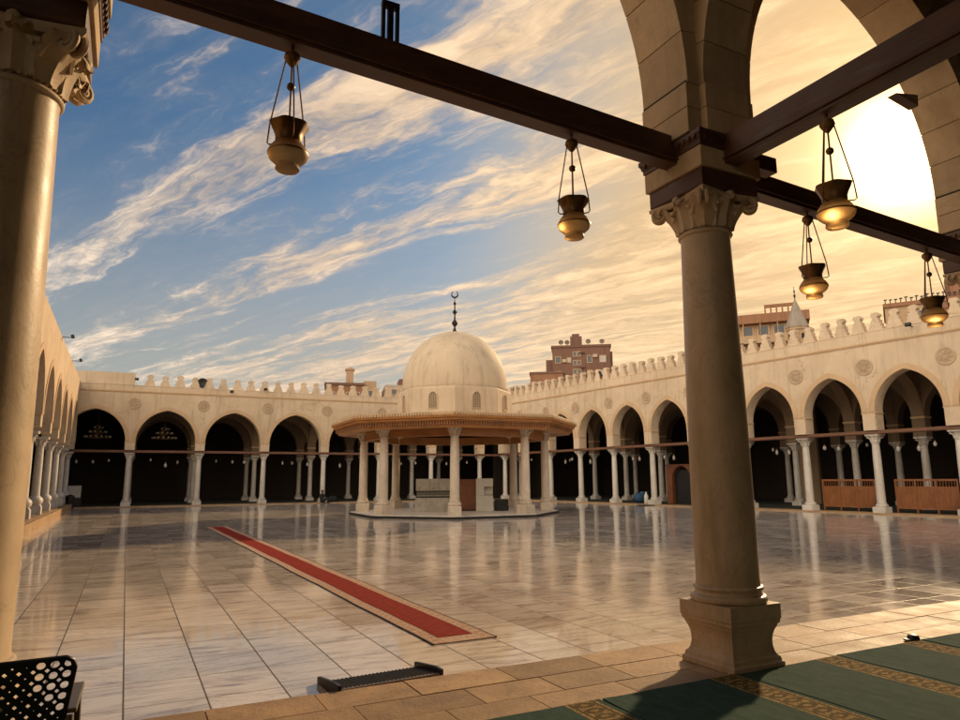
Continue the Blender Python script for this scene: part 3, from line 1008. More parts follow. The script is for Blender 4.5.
def arcade(root, cols, inner_s, hw, zs, e, zcap, z_string, z_base, z_top, x0, x1, merlons=None, merlon_wd=0.52, merlon_h=0.76, col_r=0.18, base_h=0.42, z0=0.0, tall=False, depth=9.0, med=True, col_first=0, col_last=None, beam=True, zroof=None):
    """an arcade in local coordinates: s along, y into the hall"""
    YF, YB = -0.32, 0.32
    arch_wall(MB(), cols, hw, zs, zcap+0.16, z_base, e, YF, YB, 14, x0, x1).build('wall', M['plaster'], root)
    # archivolts, imposts
    for p, q in zip(cols, cols[1:]):
        a = (q-p)/2-hw
        arch_band(MB(), (p+q)/2, a+0.002, zs, e, 0.24, YF-0.03, YF+0.02).build('archivolt', M['trim'], root)
    lst = cols[col_first:col_last]
    proto = None
    for p in lst:
        if proto is None:
            proto = plain_column(root, zcap, col_r, base_h, None, 'column', tall, hw, z0)
            c = proto
            MB().frustum(0, 0, [(hw+0.012, zs-0.10), (hw+0.035, zs-0.06), (hw+0.035, zs-0.02), (hw+0.012, zs)]).build('impost', M['trim'], c)
        else:
            c = copy_tree(proto, root)
        c.location = (p, 0, 0)
    if beam:
        MB().box(x0+0.05, x1-0.05, -0.17, 0.17, zcap, zcap+0.16).build('tie_beam', M['tie'], root, bevel=0.01)
        MB().box(x0+0.05, x1-0.05, -0.40, -0.335, zcap+0.02, zcap+0.10).build('tie_rail', M['tie'], root)
    # string course and parapet
    b = MB().box(x0, x1, YF-0.07, YF+0.01, z_string, z_string+0.07)
    b.box(x0, x1, YF-0.035, YF+0.01, z_string-0.05, z_string-0.001)
    b.build('string_course', M['trim'], root)
    if z_top > z_base+0.001:
        MB().box(x0, x1, YF-0.02, YB, z_base+0.001, z_top).build('parapet', M['plaster'], root)
    if merlons:
        kinds = []
        for i, s in enumerate(merlons):
            if len(kinds) < 7:
                mk = merlon_mesh(merlon_wd, merlon_h, 0.30)
                mk.v = [(x_+random.uniform(-0.018, 0.018), y_+random.uniform(-0.012, 0.012), z_+(random.uniform(-0.02, 0.015) if z_ > 0.01 else 0)) for x_, y_, z_ in mk.v]
                o = mk.build('merlon', M['plaster'], root)
                kinds.append(o)
            else:
                o = random.choice(kinds).copy()
                COL.objects.link(o)
            o.location = (s+random.uniform(-0.015, 0.015), -0.12, z_top)
            o.rotation_euler = (0, random.uniform(-0.02, 0.02), random.uniform(-0.04, 0.04))
            sc = random.uniform(0.94, 1.06)
            o.scale = (sc, 1, random.uniform(0.93, 1.05))
    # second row inside the hall, back wall, floor and ceiling
    D2 = 4.2
    zr = zroof or z_string-0.15
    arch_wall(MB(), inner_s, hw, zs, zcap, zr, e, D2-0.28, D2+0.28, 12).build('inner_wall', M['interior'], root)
    for p in inner_s:
        c = copy_tree(proto, root)
        c.location = (p, D2, 0)
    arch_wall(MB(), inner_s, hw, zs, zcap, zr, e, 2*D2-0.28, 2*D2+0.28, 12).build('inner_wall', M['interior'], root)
    for p in inner_s:
        c = copy_tree(proto, root)
        c.location = (p, 2*D2, 0)
    # cross arches from the front row to the second
    for p in inner_s:
        s = MB()
        arch_wall(s, [0.0, D2], hw, zs, zs, zr, e*0.6, -0.26, 0.26, 12, YB+0.004, D2-0.284)
        s.xform(Matrix.Translation((p, 0, 0)) @ Matrix(((0, -1, 0, 0), (1, 0, 0, 0), (0, 0, 1, 0), (0, 0, 0, 1))))
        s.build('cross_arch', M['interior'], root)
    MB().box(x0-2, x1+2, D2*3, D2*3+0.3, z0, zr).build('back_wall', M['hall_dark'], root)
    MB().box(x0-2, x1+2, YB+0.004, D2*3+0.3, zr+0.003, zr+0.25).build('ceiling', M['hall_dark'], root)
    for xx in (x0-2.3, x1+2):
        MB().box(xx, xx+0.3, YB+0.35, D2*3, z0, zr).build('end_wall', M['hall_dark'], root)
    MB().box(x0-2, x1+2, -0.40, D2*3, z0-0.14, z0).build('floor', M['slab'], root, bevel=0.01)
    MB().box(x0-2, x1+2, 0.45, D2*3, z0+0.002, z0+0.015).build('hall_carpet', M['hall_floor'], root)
    return proto


FA = R(-0.918)
far = thing('arcade', 'long far arcade across the courtyard, behind the domed pavilion', 'arcade', (0.048, 49.437, 0), FA)
fc = [4.1416*i for i in range(-1, 7)]
arcade(far, fc+[28.6], [4.1416*i for i in range(0, 7)], 0.29, 4.02, 0.17, 3.34, 7.22, 7.62, 7.66, -4.4, 28.9,
       [0.895+0.902*i for i in range(29)], 0.60, 0.74, 0.175, 0.42)
for s in fc[1:]: medallion(far, s+0.06, -0.32, 6.47)
MB().box(-3.9, 0.02, -0.345, 0.3, 7.665, 8.42).build('raised_parapet', M['plaster'], far)

RA = R(-84.969)
rgt = thing('arcade', 'right hand arcade in shade, receding beside the pavilion with merlons on top', 'arcade', (27.36, 42.488, 0), RA)
rc = [3.335*i for i in range(-1, 13)]
arcade(rgt, [-5.9]+rc, rc[1:-1], 0.29, 4.36, 0.29, 3.40, 7.38, 7.92, 7.96, -6.4, 40.4,
       [-5.6+0.80*i for i in range(57)], 0.58, 0.80, 0.18, 0.42)
for s in rc: medallion(rgt, s+0.02, -0.32, 6.38)

LA = R(90.297)
lft = thing('arcade', 'left hand arcade with tall slim arches, its plain wall lit gold by the sun', 'arcade', (-3.22, 32.963, 0), LA)
lc = [0.1+3.86*i for i in range(-7, 4)]
arcade(lft, lc+[16.0], lc[3:-1], 0.29, 3.95, 0.30, 3.34, 7.0, 7.72, 7.72, -29.5, 16.05, None, col_r=0.165, base_h=0.42, z0=0.26, tall=True, beam=False)
for o in [q for q in COL.objects if q.parent == lft and q.name.startswith('string_course')]:
    bpy.data.objects.remove(o)
MB().box(-29.5, 15.9, -0.56, -0.41, -0.1, 0.255).build('kerb', M['slab'], lft, bevel=0.01)


def to_world(root, s, y, z):
    a = root.rotation_euler[2]
    return (root.location.x+s*cos(a)-y*sin(a), root.location.y+s*sin(a)+y*cos(a), z)


# small lamps hung in the arches
def small_lamp(loc, label, group):
    t = thing('hanging_lamp', label, 'lamp', loc, 0, group)
    MB().tube([(0, 0, 0.0), (0, 0, -0.42)], 0.008, 5).build('cord', M['dark'], t)
    MB().lathe(0, 0, [(0.02, -0.40), (0.05, -0.42), (0.055, -0.46), (0.02, -0.47)], 10).build('cap', M['bronze'], t)
    MB().lathe(0, 0, [(0.03, -0.465), (0.075, -0.50), (0.095, -0.57), (0.07, -0.65), (0.02, -0.68)], 12).build('globe', M['globe'], t, 40)
    return t


lp = small_lamp((0, 0, 0), 'small white globe lamp hanging under the tie beam of the far arcade', 'lamps hanging in the far arcade')
first = True
spots_f = [s+d for s in fc[:-1] for d in (1.25, 2.1, 2.95)]
spots_r = [s+d for s in rc[:-2] for d in (1.0, 1.66, 2.35)]
for root, spots, zc_, lab, grp in ((far, spots_f, 3.34, 'small white globe lamp hanging under the tie beam of the far arcade', 'lamps hanging in the far arcade'),
                                   (rgt, spots_r, 3.40, 'small white globe lamp hanging under the tie beam of the right arcade', 'lamps hanging in the right arcade')):
    for s in spots:
        if random.random() < 0.12: continue
        o = lp if first else copy_tree(lp)
        first = False
        o.location = to_world(root, s+random.uniform(-0.12, 0.12), random.choice((0.0, 0.0, 0.9)), zc_-random.uniform(0, 0.06))
        k_ = random.uniform(0.75, 1.1)
        o.scale = (k_*0.9, k_*0.9, k_*random.uniform(0.85, 1.35))
        o['label'] = lab
        o['group'] = grp

def chandelier(loc, label):
    t = thing('chandelier', label, 'chandelier', loc, 0, 'chandeliers inside the far arcade')
    MB().tube([(0, 0, 2.2), (0, 0, 0)], 0.02, 6).build('chain', M['bronze'], t)
    rg2 = MB()
    gl = MB()
    for rr, z_ in ((0.75, 0.0), (0.5, 0.32), (0.25, 0.60)):
        rg2.tube([(rr*cos(2*pi*q/28), rr*sin(2*pi*q/28), z_) for q in range(28)], 0.022, 6, True)
        for q in range(4): rg2.tube([(0, 0, z_+0.25), (rr*cos(q*pi/2), rr*sin(q*pi/2), z_)], 0.012, 5)
        n = int(rr*20)
        for q in range(n): gl.sphere((rr*cos(2*pi*q/n), rr*sin(2*pi*q/n), z_+0.07), 0.05, 8, 6)
    rg2.build('ring', M['bronze'], t, 40)
    gl.build('bulb', M['globe'], t, 40)
    return t


chandelier(to_world(far, -1.95, 1.7, 4.35), 'tiered chandelier hanging in the first far arch, next to the left corner')
chandelier(to_world(far, 2.0, 1.7, 4.35), 'tiered chandelier hanging in the second far arch from the left corner')

# ------------------------------------------------------------------ fountain pavilion
PC = Vector((14.0, 30.2, 0))
PR = R(20.1)
pav = thing('fountain_pavilion', 'eight-sided fountain pavilion with a wooden eave and a big cream dome', 'pavilion', PC)


def octo(r, z, n=8, rot=PR):
    return [(r*cos(rot+2*pi*q/n), r*sin(rot+2*pi*q/n), z) for q in range(n)]


def octo_stack(mb, stack, cap0=True, cap1=True):
    vs = []
    for r, z in stack: vs += octo(r, z)
    fs = []
    n = len(stack)
    for i in range(n-1):
        for q in range(8): fs.append((i*8+q, i*8+(q+1) % 8, (i+1)*8+(q+1) % 8, (i+1)*8+q))
    if cap0: fs.append(tuple(reversed(range(8))))
    if cap1: fs.append(tuple((n-1)*8+q for q in range(8)))
    return mb.add(vs, fs)


octo_stack(MB(), [(4.98, -0.06), (4.98, 0.03), (4.94, 0.035)]).build('platform', M['dark'], pav)
octo_stack(MB(), [(4.93, 0.03), (4.93, 0.075)]).build('platform_paving', M['far_column'], pav, bevel=0.01)
M['pav_column'] = stone('cream pavilion marble', (0.62, 0.515, 0.395), (0.74, 0.63, 0.50), 0.5, 1.8, 0.15, True, 0.4, 60, 0.0, 0.4, 0.0, 0.0, 0.06)
pcp = None
for q in range(8):
    if pcp is None:
        pcp = plain_column(pav, 3.74, 0.205, 0.62, M['pav_column'], 'column', False, 0.295, 0.075)
        c = pcp
    else:
        c = copy_tree(pcp, pav)
    c.location = (4.35*cos(PR+q*pi/4), 4.35*sin(PR+q*pi/4), 0)
    c.rotation_euler = (0, 0, PR+q*pi/4)
# architrave ring between the columns, eave, soffit
vs = octo(4.13, 3.36)+octo(4.37, 3.36)+octo(4.13, 3.742)+octo(4.37, 3.742)
fs = []
for q in range(8):
    r2 = (q+1) % 8
    fs += [(q, 8+q, 8+r2, r2), (16+q, 16+r2, 24+r2, 24+q), (q, r2, 16+r2, 16+q), (8+q, 24+q, 24+r2, 8+r2)]
MB().add(vs, fs).build('architrave', M['eave'], pav)
cor = MB()
octo_stack(cor, [(5.62, 3.70), (5.66, 3.73), (5.66, 3.87), (5.74, 3.875), (5.76, 3.92), (5.84, 3.925), (5.86, 4.02), (5.93, 4.025), (5.95, 4.11), (5.86, 4.12)], False, False)
cor.build('eave', M['eave'], pav)
octo_stack(MB(), [(4.05, 3.935), (5.60, 3.98), (5.85, 4.115), (5.80, 4.15), (2.9, 4.42)]).build('roof', M['trim'], pav)
den = MB()
den2 = MB()
for q in range(8):
    a0, a1 = PR+q*pi/4, PR+(q+1)*pi/4
    an = (a0+a1)/2
    for k in range(36):
        t = (k+0.5)/36
        p = Vector((cos(a0), sin(a0), 0))*(1-t)+Vector((cos(a1), sin(a1), 0))*t
        c = p*5.90
        den.frustum(c.x, c.y, [(0.045, 4.118), (0.045, 4.22), (0.018, 4.27)], an)
        c = p*5.70
        den2.frustum(c.x, c.y, [(0.036, 3.735), (0.036, 3.868)], an)
den.build('eave_crest', M['trim'], pav)
den2.build('eave_dentils', M['eave_dark'], pav)
# boarded soffit from the eave in to the columns
octo_stack(MB(), [(4.40, 3.745), (4.72, 3.735), (5.00, 3.70), (5.03, 3.66), (5.30, 3.66), (5.33, 3.63), (5.58, 3.63), (5.625, 3.698), (5.40, 3.85), (4.40, 3.90)], False, False).build('eave_soffit', M['eave'], pav)
# drum, windows, dome
octo_stack(MB(), [(2.78, 4.30), (2.78, 5.64), (2.745, 5.70), (2.50, 5.74)]).build('drum', M['dome'], pav, bevel=0.02)
for q in range(8):
    a = PR+q*pi/4+pi/8
    ap = 2.78*cos(pi/8)
    o = MB()
    pts = [(-0.21, 4.72), (0.21, 4.72)]+[(x, z) for x, z in reversed(arch_pts(0, 0.21, 5.20, 0.08, 6))]
    o.prism(pts, -0.02, 0.012)
    wn = o.build('window', M['lattice'], pav)
    wn.location = (ap*cos(a), ap*sin(a), 0)
    wn.rotation_euler = (0, 0, a+pi/2)
    fr = MB()
    out = arch_pts(0, 0.21, 5.20, 0.08, 8)
    pth = [(-0.23, -0.005, 4.72)]+[(x*1.08, -0.005, z+0.012) for x, z in out]+[(0.23, -0.005, 4.72)]
    fr.tube([(x, -0.02, z) for x, y, z in pth]+[(-0.23, -0.02, 4.71)], 0.028, 6)
    fr.build('frame', M['dome'], wn, 40)
    lt = MB()
    for i in range(5):
        xx = -0.17+0.085*i
        lt.box(xx-0.008, xx+0.008, -0.034, -0.02, 4.73, 5.42-abs(xx)*0.9)
    for i in range(8):
        lt.box(-0.20, 0.20, -0.031, -0.02, 4.80+0.075*i, 4.815+0.075*i)
    lt.build('grille', M['trim'], wn)
dp = [(2.50, 5.70), (2.52, 5.80)]
N = 26
for i in range(N+1):
    t = i/N
    z = 5.80+2.95*t
    r = 2.53*(max(0.0, 1-t**2.25))**0.51
    r = r*(1+0.012*sin(pi*min(1, t*2.2)))
    dp.append((max(r-0.10*t**6, 0.04), z))
MB().lathe(0, 0, dp, 72).build('dome', M['dome'], pav, 40)
fi = [(0.16, 8.68), (0.11, 8.80), (0.05, 8.95), (0.045, 9.02), (0.10, 9.08), (0.16, 9.19), (0.10, 9.30), (0.045, 9.36), (0.05, 9.50), (0.03, 9.58), (0.05, 9.66), (0.125, 9.76), (0.05, 9.86), (0.03, 9.92), (0.045, 10.0), (0.03, 10.06), (0.035, 10.12), (0.085, 10.20), (0.035, 10.28), (0.02, 10.34), (0.02, 10.50)]
fn = MB().lathe(0, 0, fi, 16).build('finial', M['dark'], pav, 40)
cr = MB()
cc = Vector((0, 0, 10.68))
ax = Vector((cos(R(-27)), sin(R(-27)), 0))
pts = []
for i in range(25):
    a = R(115)+R(310)*i/24
    pts.append(cc+ax*0.155*cos(a)+Vector((0, 0, 0.165*sin(a))))
cr.tube(pts, lambda t: 0.012+0.032*sin(pi*t), 8)
cr.build('crescent', M['dark'], fn, 40)

# things under the pavilion
fb = thing('ablution_fountain', 'low grey marble wash basin block under the domed pavilion', 'fountain', (13.25, 30.6, 0.075), R(-25))
b = MB()
b.box(-1.0, 1.0, -0.55, 0.55, 0.0, 0.62)
b.build('basin', M['marble_panel'], fb, bevel=0.015)
MB().box(-0.98, 0.98, -0.45, 0.53, 0.95, 1.50).build('panel', M['marble_panel'], fb, bevel=0.01)
MB().box(-0.95, 0.95, -0.30, 0.50, 0.622, 0.948).build('recess', M['lattice'], fb)
b = MB()
for i in range(6): b.tube([(-0.8+0.32*i, -0.46, 1.08), (-0.8+0.32*i, -0.60, 1.08), (-0.8+0.32*i, -0.62, 1.02)], 0.016, 6)
b.build('tap', M['steel'], fb)
MB().box(-0.92, 0.92, -0.50, -0.30, 0.70, 0.72).build('shelf', M['far_column'], fb)
rb_ = thing('cupboard', 'tall plain red brown cupboard beside the white water cooler in the pavilion', 'cupboard', (14.55, 29.9, 0.075), R(-25))
MB().box(-0.42, 0.42, -0.3, 0.3, 0.05, 1.47).build('body', M['cabinet'], rb_, bevel=0.01)
MB().box(-0.40, -0.004, -0.325, -0.302, 0.08, 1.44).build('door', M['cabinet'], rb_, bevel=0.005)
MB().box(0.004, 0.40, -0.325, -0.302, 0.08, 1.44).build('door', M['cabinet'], rb_, bevel=0.005)
MB().box(-0.38, 0.38, -0.28, 0.28, 0.0, 0.048).build('foot', M['dark'], rb_)
wc = thing('water_cooler', 'off white water cooler with a tap recess, under the pavilion', 'water cooler', (15.15, 29.35, 0.075), R(-25))
b = MB()
b.box(-0.40, 0.40, -0.25, 0.30, 0.0, 0.72)
b.box(-0.40, -0.02, -0.25, 0.30, 0.722, 1.50)
b.box(-0.018, 0.40, 0.0, 0.30, 0.722, 1.50)
b.box(-0.018, 0.40, -0.25, -0.002, 1.12, 1.50)
b.build('body', M['white'], wc, bevel=0.012)
MB().box(-0.01, 0.39, -0.27, -0.01, 0.725, 0.75).build('drip_tray', M['steel'], wc)
b = MB()
for xx in (0.10, 0.28): b.tube([(xx, -0.002, 1.02), (xx, -0.10, 1.02), (xx, -0.11, 0.95)], 0.02, 6)
b.build('tap', M['steel'], wc)
MB().box(-0.402, -0.394, -0.1, 0.1, 0.9, 1.2).build('vent', M['steel'], wc)
pl = thing('crate_stack', 'dark crates stacked low to the right of the water cooler', 'crates', (15.95, 29.15, 0.075), R(-20))
b = MB()
for i, (w_, z_) in enumerate(((0.30, 0.0), (0.28, 0.27))):
    b.box(-w_, w_, -0.25, 0.25, z_, z_+0.03)
    for sx_ in (-1, 1):
        b.box(sx_*w_-0.015, sx_*w_+0.015, -0.25, 0.25, z_+0.03, z_+0.26)
        b.box(-w_+0.015, w_-0.015, sx_*0.25-0.015, sx_*0.25+0.015, z_+0.03, z_+0.26)
b.build('crate', M['dark'], pl)

# ------------------------------------------------------------------ lanterns
def lantern(loc, label, cup=None):
    """loc is the point on the underside of the beam"""
    t = thing('hanging_lantern', label, 'lantern', loc, random.uniform(0, 1), 'brass and glass lanterns hanging from the near beams')
    MB().lathe(0, 0, [(0.012, 0.02), (0.012, -0.03), (0.05, -0.05), (0.058, -0.08), (0.045, -0.105), (0.022, -0.135), (0.008, -0.15)], 12).build('hook', M['bronze'], t, 40)
    rd = MB()
    rd.tube([(0, 0, -0.12), (0, 0, -0.62)], 0.007, 6)
    rd.sphere((0, 0, -0.30), 0.030, 12, 8)
    rd.build('rod', M['bronze'], t, 40)
    for q in range(3):
        a = q*2*pi/3+0.4
        d = Vector((cos(a), sin(a), 0))
        c = MB()
        c.tube([d*0.045+Vector((0, 0, -0.09)), d*0.138+Vector((0, 0, -0.5767)), d*0.150+Vector((0, 0, -0.7161)), d*0.135+Vector((0, 0, -0.7284)), d*0.085+Vector((0, 0, -0.7243))], 0.0055, 6)
        c.build('chain', M['bronze'], t, 40)
    def scal(a, z): return 1+0.07*cos(6*a) * max(0, (z+0.70)/0.15)
    cpv = MB().lathe(0, 0, [(0.084, -0.7231), (0.090, -0.7139), (0.090, -0.6801), (0.104, -0.6432), (0.126, -0.6001), (0.132, -0.5890), (0.126, -0.5878), (0.100, -0.6401), (0.084, -0.6801), (0.080, -0.7170)], 36, False, False, scal)
    cpv.build('cup', cup or M['bronze'], t, 50)
    MB().lathe(0, 0, [(0.083, -0.7165), (0.098, -0.7339), (0.122, -0.7643), (0.136, -0.7948), (0.137, -0.8122), (0.126, -0.8408), (0.098, -0.8669), (0.074, -0.8755), (0.070, -0.8808), (0.078, -0.8904), (0.082, -0.9165), (0.074, -0.9252), (0.0, -0.9260)], 36, False, False).build('glass_bowl', M['glass'], t, 50)
    MB().lathe(0, 0, [(0.1375, -0.7973), (0.140, -0.8035), (0.1385, -0.8113)], 36, False, False).build('bowl_band', M['bronze'], t, 50)
    return t


lantern((0.83, PY, zb(0.83)), 'dark topped amber lantern hanging nearest the left end of the long beam')
lantern((3.20, PY, zb(3.20)), 'amber lantern hanging on the long beam just left of the near capital')
lantern((6.17, PY, zb(6.17)-0.03), 'golden lantern hanging on the right beam, below the sun')
lantern((8.24, PY, zb(8.24)-0.03), 'golden lantern at the far right, in front of the rooftops')
lantern((PX, 3.19, 4.345), 'glowing lantern hanging from the beam that comes overhead, in front of the sun')

# ------------------------------------------------------------------ carpets, runner, ramp, chair
edges = [-2.0, -0.72, 0.55, 1.83, 3.10, 4.45, 5.66, 6.87, 8.12, 9.36]
for i, (xa, xb) in enumerate(zip(edges, edges[1:])):
    seen = {3: 'green prayer carpet roll at the foot of the picture, ending left of the near plinth',
            4: 'green prayer carpet roll lying in the shadow of the near column',
            5: 'green prayer carpet roll just right of the near plinth, gold band along its right side',
            6: 'green prayer carpet roll that ends at the small black stop',
            7: 'green prayer carpet roll at the right edge, beyond the small black stop'}
    bandx = xb-0.30
    b = MB()
    vs, fs = [], []
    n_ = 150
    ph = random.uniform(0, 6)
    yend = 0.235+random.uniform(-0.008, 0.012)
    sk_ = random.uniform(-0.012, 0.012)
    for j_ in range(n_+1):
        t_ = (j_/n_)**2.2
        y_ = yend-t_*12
        dx = 0.005*sin(y_*2.1+ph)+0.003*sin(y_*5.3+ph*2)
        lift = 0.006*max(0, 1-t_*60)+0.0015*sin(y_*9+ph)
        for i_ in range(13):
            u_ = i_/12
            x_ = (xa-bandx+0.010)*(1-u_)+(xb-bandx-0.010)*u_+dx
            e_ = 0.004*max(0, 1-min(u_, 1-u_)*14)
            vs.append((x_, y_+sk_*(u_-0.5)*2*max(0, 1-t_*40), 0.011+lift*0.5+e_*0.5+0.001*sin(x_*11+y_*3)))
    for j_ in range(n_):
        for i_ in range(12):
            a_ = j_*13+i_
            fs.append((a_, a_+13, a_+14, a_+1))
    top_n = len(vs)
    rim = [i_ for i_ in range(13)]+[j_*13+12 for j_ in range(1, n_+1)]+[n_*13+i_ for i_ in range(11, -1, -1)]+[j_*13 for j_ in range(n_-1, 0, -1)]
    for r_ in rim: vs.append((vs[r_][0], vs[r_][1], 0.001))
    for q_ in range(len(rim)):
        q2 = (q_+1) % len(rim)
        fs.append((rim[q_], rim[q2], top_n+q2, top_n+q_))
    b.add(vs, fs)
    o = b.build('prayer_carpet', M['carpet'], None, 50, loc=(bandx, 4.0, 0))
    tag(o, seen.get(i, 'green prayer carpet roll on the shaded floor behind the near arcade'), 'carpet', 'green carpet rolls side by side')
b = MB().lathe(0, 0, [(0.055, 0.0), (0.06, 0.012), (0.045, 0.045), (0.03, 0.052), (0.001, 0.054)], 14)
b.box(-0.10, 0.03, -0.035, 0.035, 0.0, 0.018)
tag(b.build('floor_stop', M['black_plastic'], None, 40, loc=(6.84, 4.30, 0.004)), 'small black rubber stop at the end of a carpet seam', 'stop')

rg_ = thing('runner', 'long red carpet runner with beige borders laid across the marble courtyard', 'carpet', (3.06, 16.5, -0.06), R(0.6))
def wavy(b, x0, x1, y0, y1, z0, z1, n=40):
    vs, fs = [], []
    for i in range(n+1):
        y = y0+(y1-y0)*i/n
        dx = 0.006*sin(i*0.9)+0.004*sin(i*2.3)
        vs += [(x0+dx, y, z0), (x1+dx, y, z0), (x0+dx, y, z1), (x1+dx, y, z1)]
    for i in range(n):
        o, p = i*4, i*4+4
        fs += [(o, p, p+1, o+1), (o+2, o+3, p+3, p+2), (o, o+2, p+2, p), (o+1, p+1, p+3, o+3)]
    fs += [(0, 1, 3, 2), (n*4, n*4+2, n*4+3, n*4+1)]
    return b.add(vs, fs)
wavy(MB(), -0.345, 0.345, -9.93, 9.9, 0.001, 0.010).build('border', M['rug_border'], rg_)
wavy(MB(), -0.195, 0.195, -9.70, 9.7, 0.0105, 0.014).build('field', M['rug_red'], rg_)
wavy(MB(), 0.346, 0.358, -9.94, 9.9, 0.001, 0.012).build('edging', M['dark_cloth'], rg_)
wavy(MB(), -0.358, -0.346, -9.94, 9.9, 0.001, 0.012).build('edging', M['dark_cloth'], rg_)

rp = thing('threshold_ramp', 'dark ridged metal ramp leaning on the stone step', 'ramp', (1.96, 5.38, -0.058), R(4))
RL, RWd = 0.46, 0.86
b = MB().prism([(0, 0.0), (0, 0.060), (-0.03, 0.060), (-RL, 0.010), (-RL, 0.0)], -RWd/2, RWd/2)
b.xform(Matrix.Rotation(-pi/2, 4, 'Z'))
b.build('plate', M['steel'], rp)
rdg = MB()
for i in range(26):
    t = (i+0.5)/26
    yy = 0.03+(RL-0.04)*t
    zz = 0.060-(yy-0.03)/(RL-0.03)*0.050
    x_ = -RWd/2+0.03
    k = 0
    while x_ < RWd/2-0.03:
        rdg.box(x_+(0.008 if i % 2 else 0), x_+0.014+(0.008 if i % 2 else 0), yy-0.004, yy+0.004, zz-0.004, zz+0.006)
        x_ += 0.034
rdg.build('ridges', M['dark'], rp)
for sx_ in (-1, 1):
    b = MB().prism([(0.01, 0.0), (0.01, 0.092), (-0.10, 0.095), (-RL-0.02, 0.05), (-RL-0.02, 0.0)], -0.016, 0.016)
    b.xform(Matrix.Translation((sx_*RWd/2, 0, 0)) @ Matrix.Rotation(-pi/2, 4, 'Z'))
    b.build('side_flange', M['black_plastic'], rp, bevel=0.006)

ch = thing('chair', 'black perforated metal chair with flat armrests at the bottom left corner', 'chair', (-0.415, 3.465, 0.0), R(-2))
bk = MB()
# perforated back: a grid with holes, leaning back and widening upward
nx, nz = 13, 10
zlo, zhi = 0.46, 0.875
def bp(u, v):
    wdt = 0.245+0.055*v
    # rounded top corners
    return Vector((u*wdt, -0.155-0.075*v+0.03*u*u, zlo+(zhi-zlo)*v))
for ix in range(nx):
    for iz in range(nz):
        u0, u1 = -1+2*ix/nx, -1+2*(ix+1)/nx
        v0, v1 = iz/nz, (iz+1)/nz
        big = (ix >= nx-4 and iz >= nz-4-(ix-nx+4))
        corner = (iz == nz-1 and ix in (0, nx-1))
        cu, cv = (u0+u1)/2, (v0+v1)/2
        hr = 0.66 if (ix >= nx-3 and iz >= 4 and ix+iz >= 17) else (0.10+0.14*((ix*7+iz*3) % 5)/5)
        hole, outr = [], []
        m8 = 12
        for q in range(m8):
            a = 2*pi*q/m8
            ca, sa = cos(a), sin(a)
            hole.append(bp(cu+ca*hr*(u1-u0)/2, cv+sa*hr*(v1-v0)/2))
            sc = 1/max(abs(ca), abs(sa))
            uu, vv_ = cu+ca*sc*(u1-u0)/2, cv+sa*sc*(v1-v0)/2
            if corner:
                vv_ = min(vv_, 0.985)
                if abs(uu) > 0.93 and vv_ > 0.93: uu = math.copysign(0.94, uu); vv_ = 0.955
            outr.append(bp(uu, vv_))
        th = Vector((0, 0.008, 0.0))
        vs = hole+outr+[p+th for p in hole]+[p+th for p in outr]
        fs = []
        for q in range(m8):
            r2 = (q+1) % m8
            fs += [(q, m8+q, m8+r2, r2), (2*m8+q, 2*m8+r2, 3*m8+r2, 3*m8+q), (q, r2, 2*m8+r2, 2*m8+q)]
        bk.add(vs, fs)
bk.build('backrest', M['black_plastic'], ch)
fr = []
for u, v in [(-0.98, 0), (-1, 0.5), (-1, 0.90), (-0.96, 0.97), (-0.88, 1.0), (0, 1.0), (0.88, 1.0), (0.96, 0.97), (1, 0.90), (1, 0.5), (0.98, 0)]:
    fr.append(bp(u, v)+Vector((0, 0.004, 0)))
MB().tube(fr, 0.010, 8).build('back_frame', M['black_plastic'], ch, 40)
st = MB()
for i in range(12):
    st.box(-0.25, 0.25, -0.17+0.038*i, -0.142+0.038*i, 0.43, 0.445)
st.box(-0.26, -0.245, -0.17, 0.29, 0.42, 0.45)
st.box(0.245, 0.26, -0.17, 0.29, 0.42, 0.45)
st.build('seat', M['black_plastic'], ch)
for sx_ in (-1, 1):
    MB().hexa([(sx_*0.29-0.022, -0.16, 0.655), (sx_*0.29+0.022, -0.16, 0.655), (sx_*0.29+0.022, 0.16, 0.675), (sx_*0.29-0.022, 0.16, 0.675)],
              [(sx_*0.29-0.022, -0.16, 0.675), (sx_*0.29+0.022, -0.16, 0.675), (sx_*0.29+0.022, 0.16, 0.695), (sx_*0.29-0.022, 0.16, 0.695)]).build('armrest', M['steel'], ch, bevel=0.005)
    for ya, yb, top in ((-0.19, -0.22, 0.655), (0.14, 0.20, 0.67)):
        MB().tube([(sx_*0.29, ya+0.02, top), (sx_*0.30, ya, 0.44), (sx_*0.30, yb, 0.002)], 0.013, 8).build('leg', M['steel'], ch, 40)

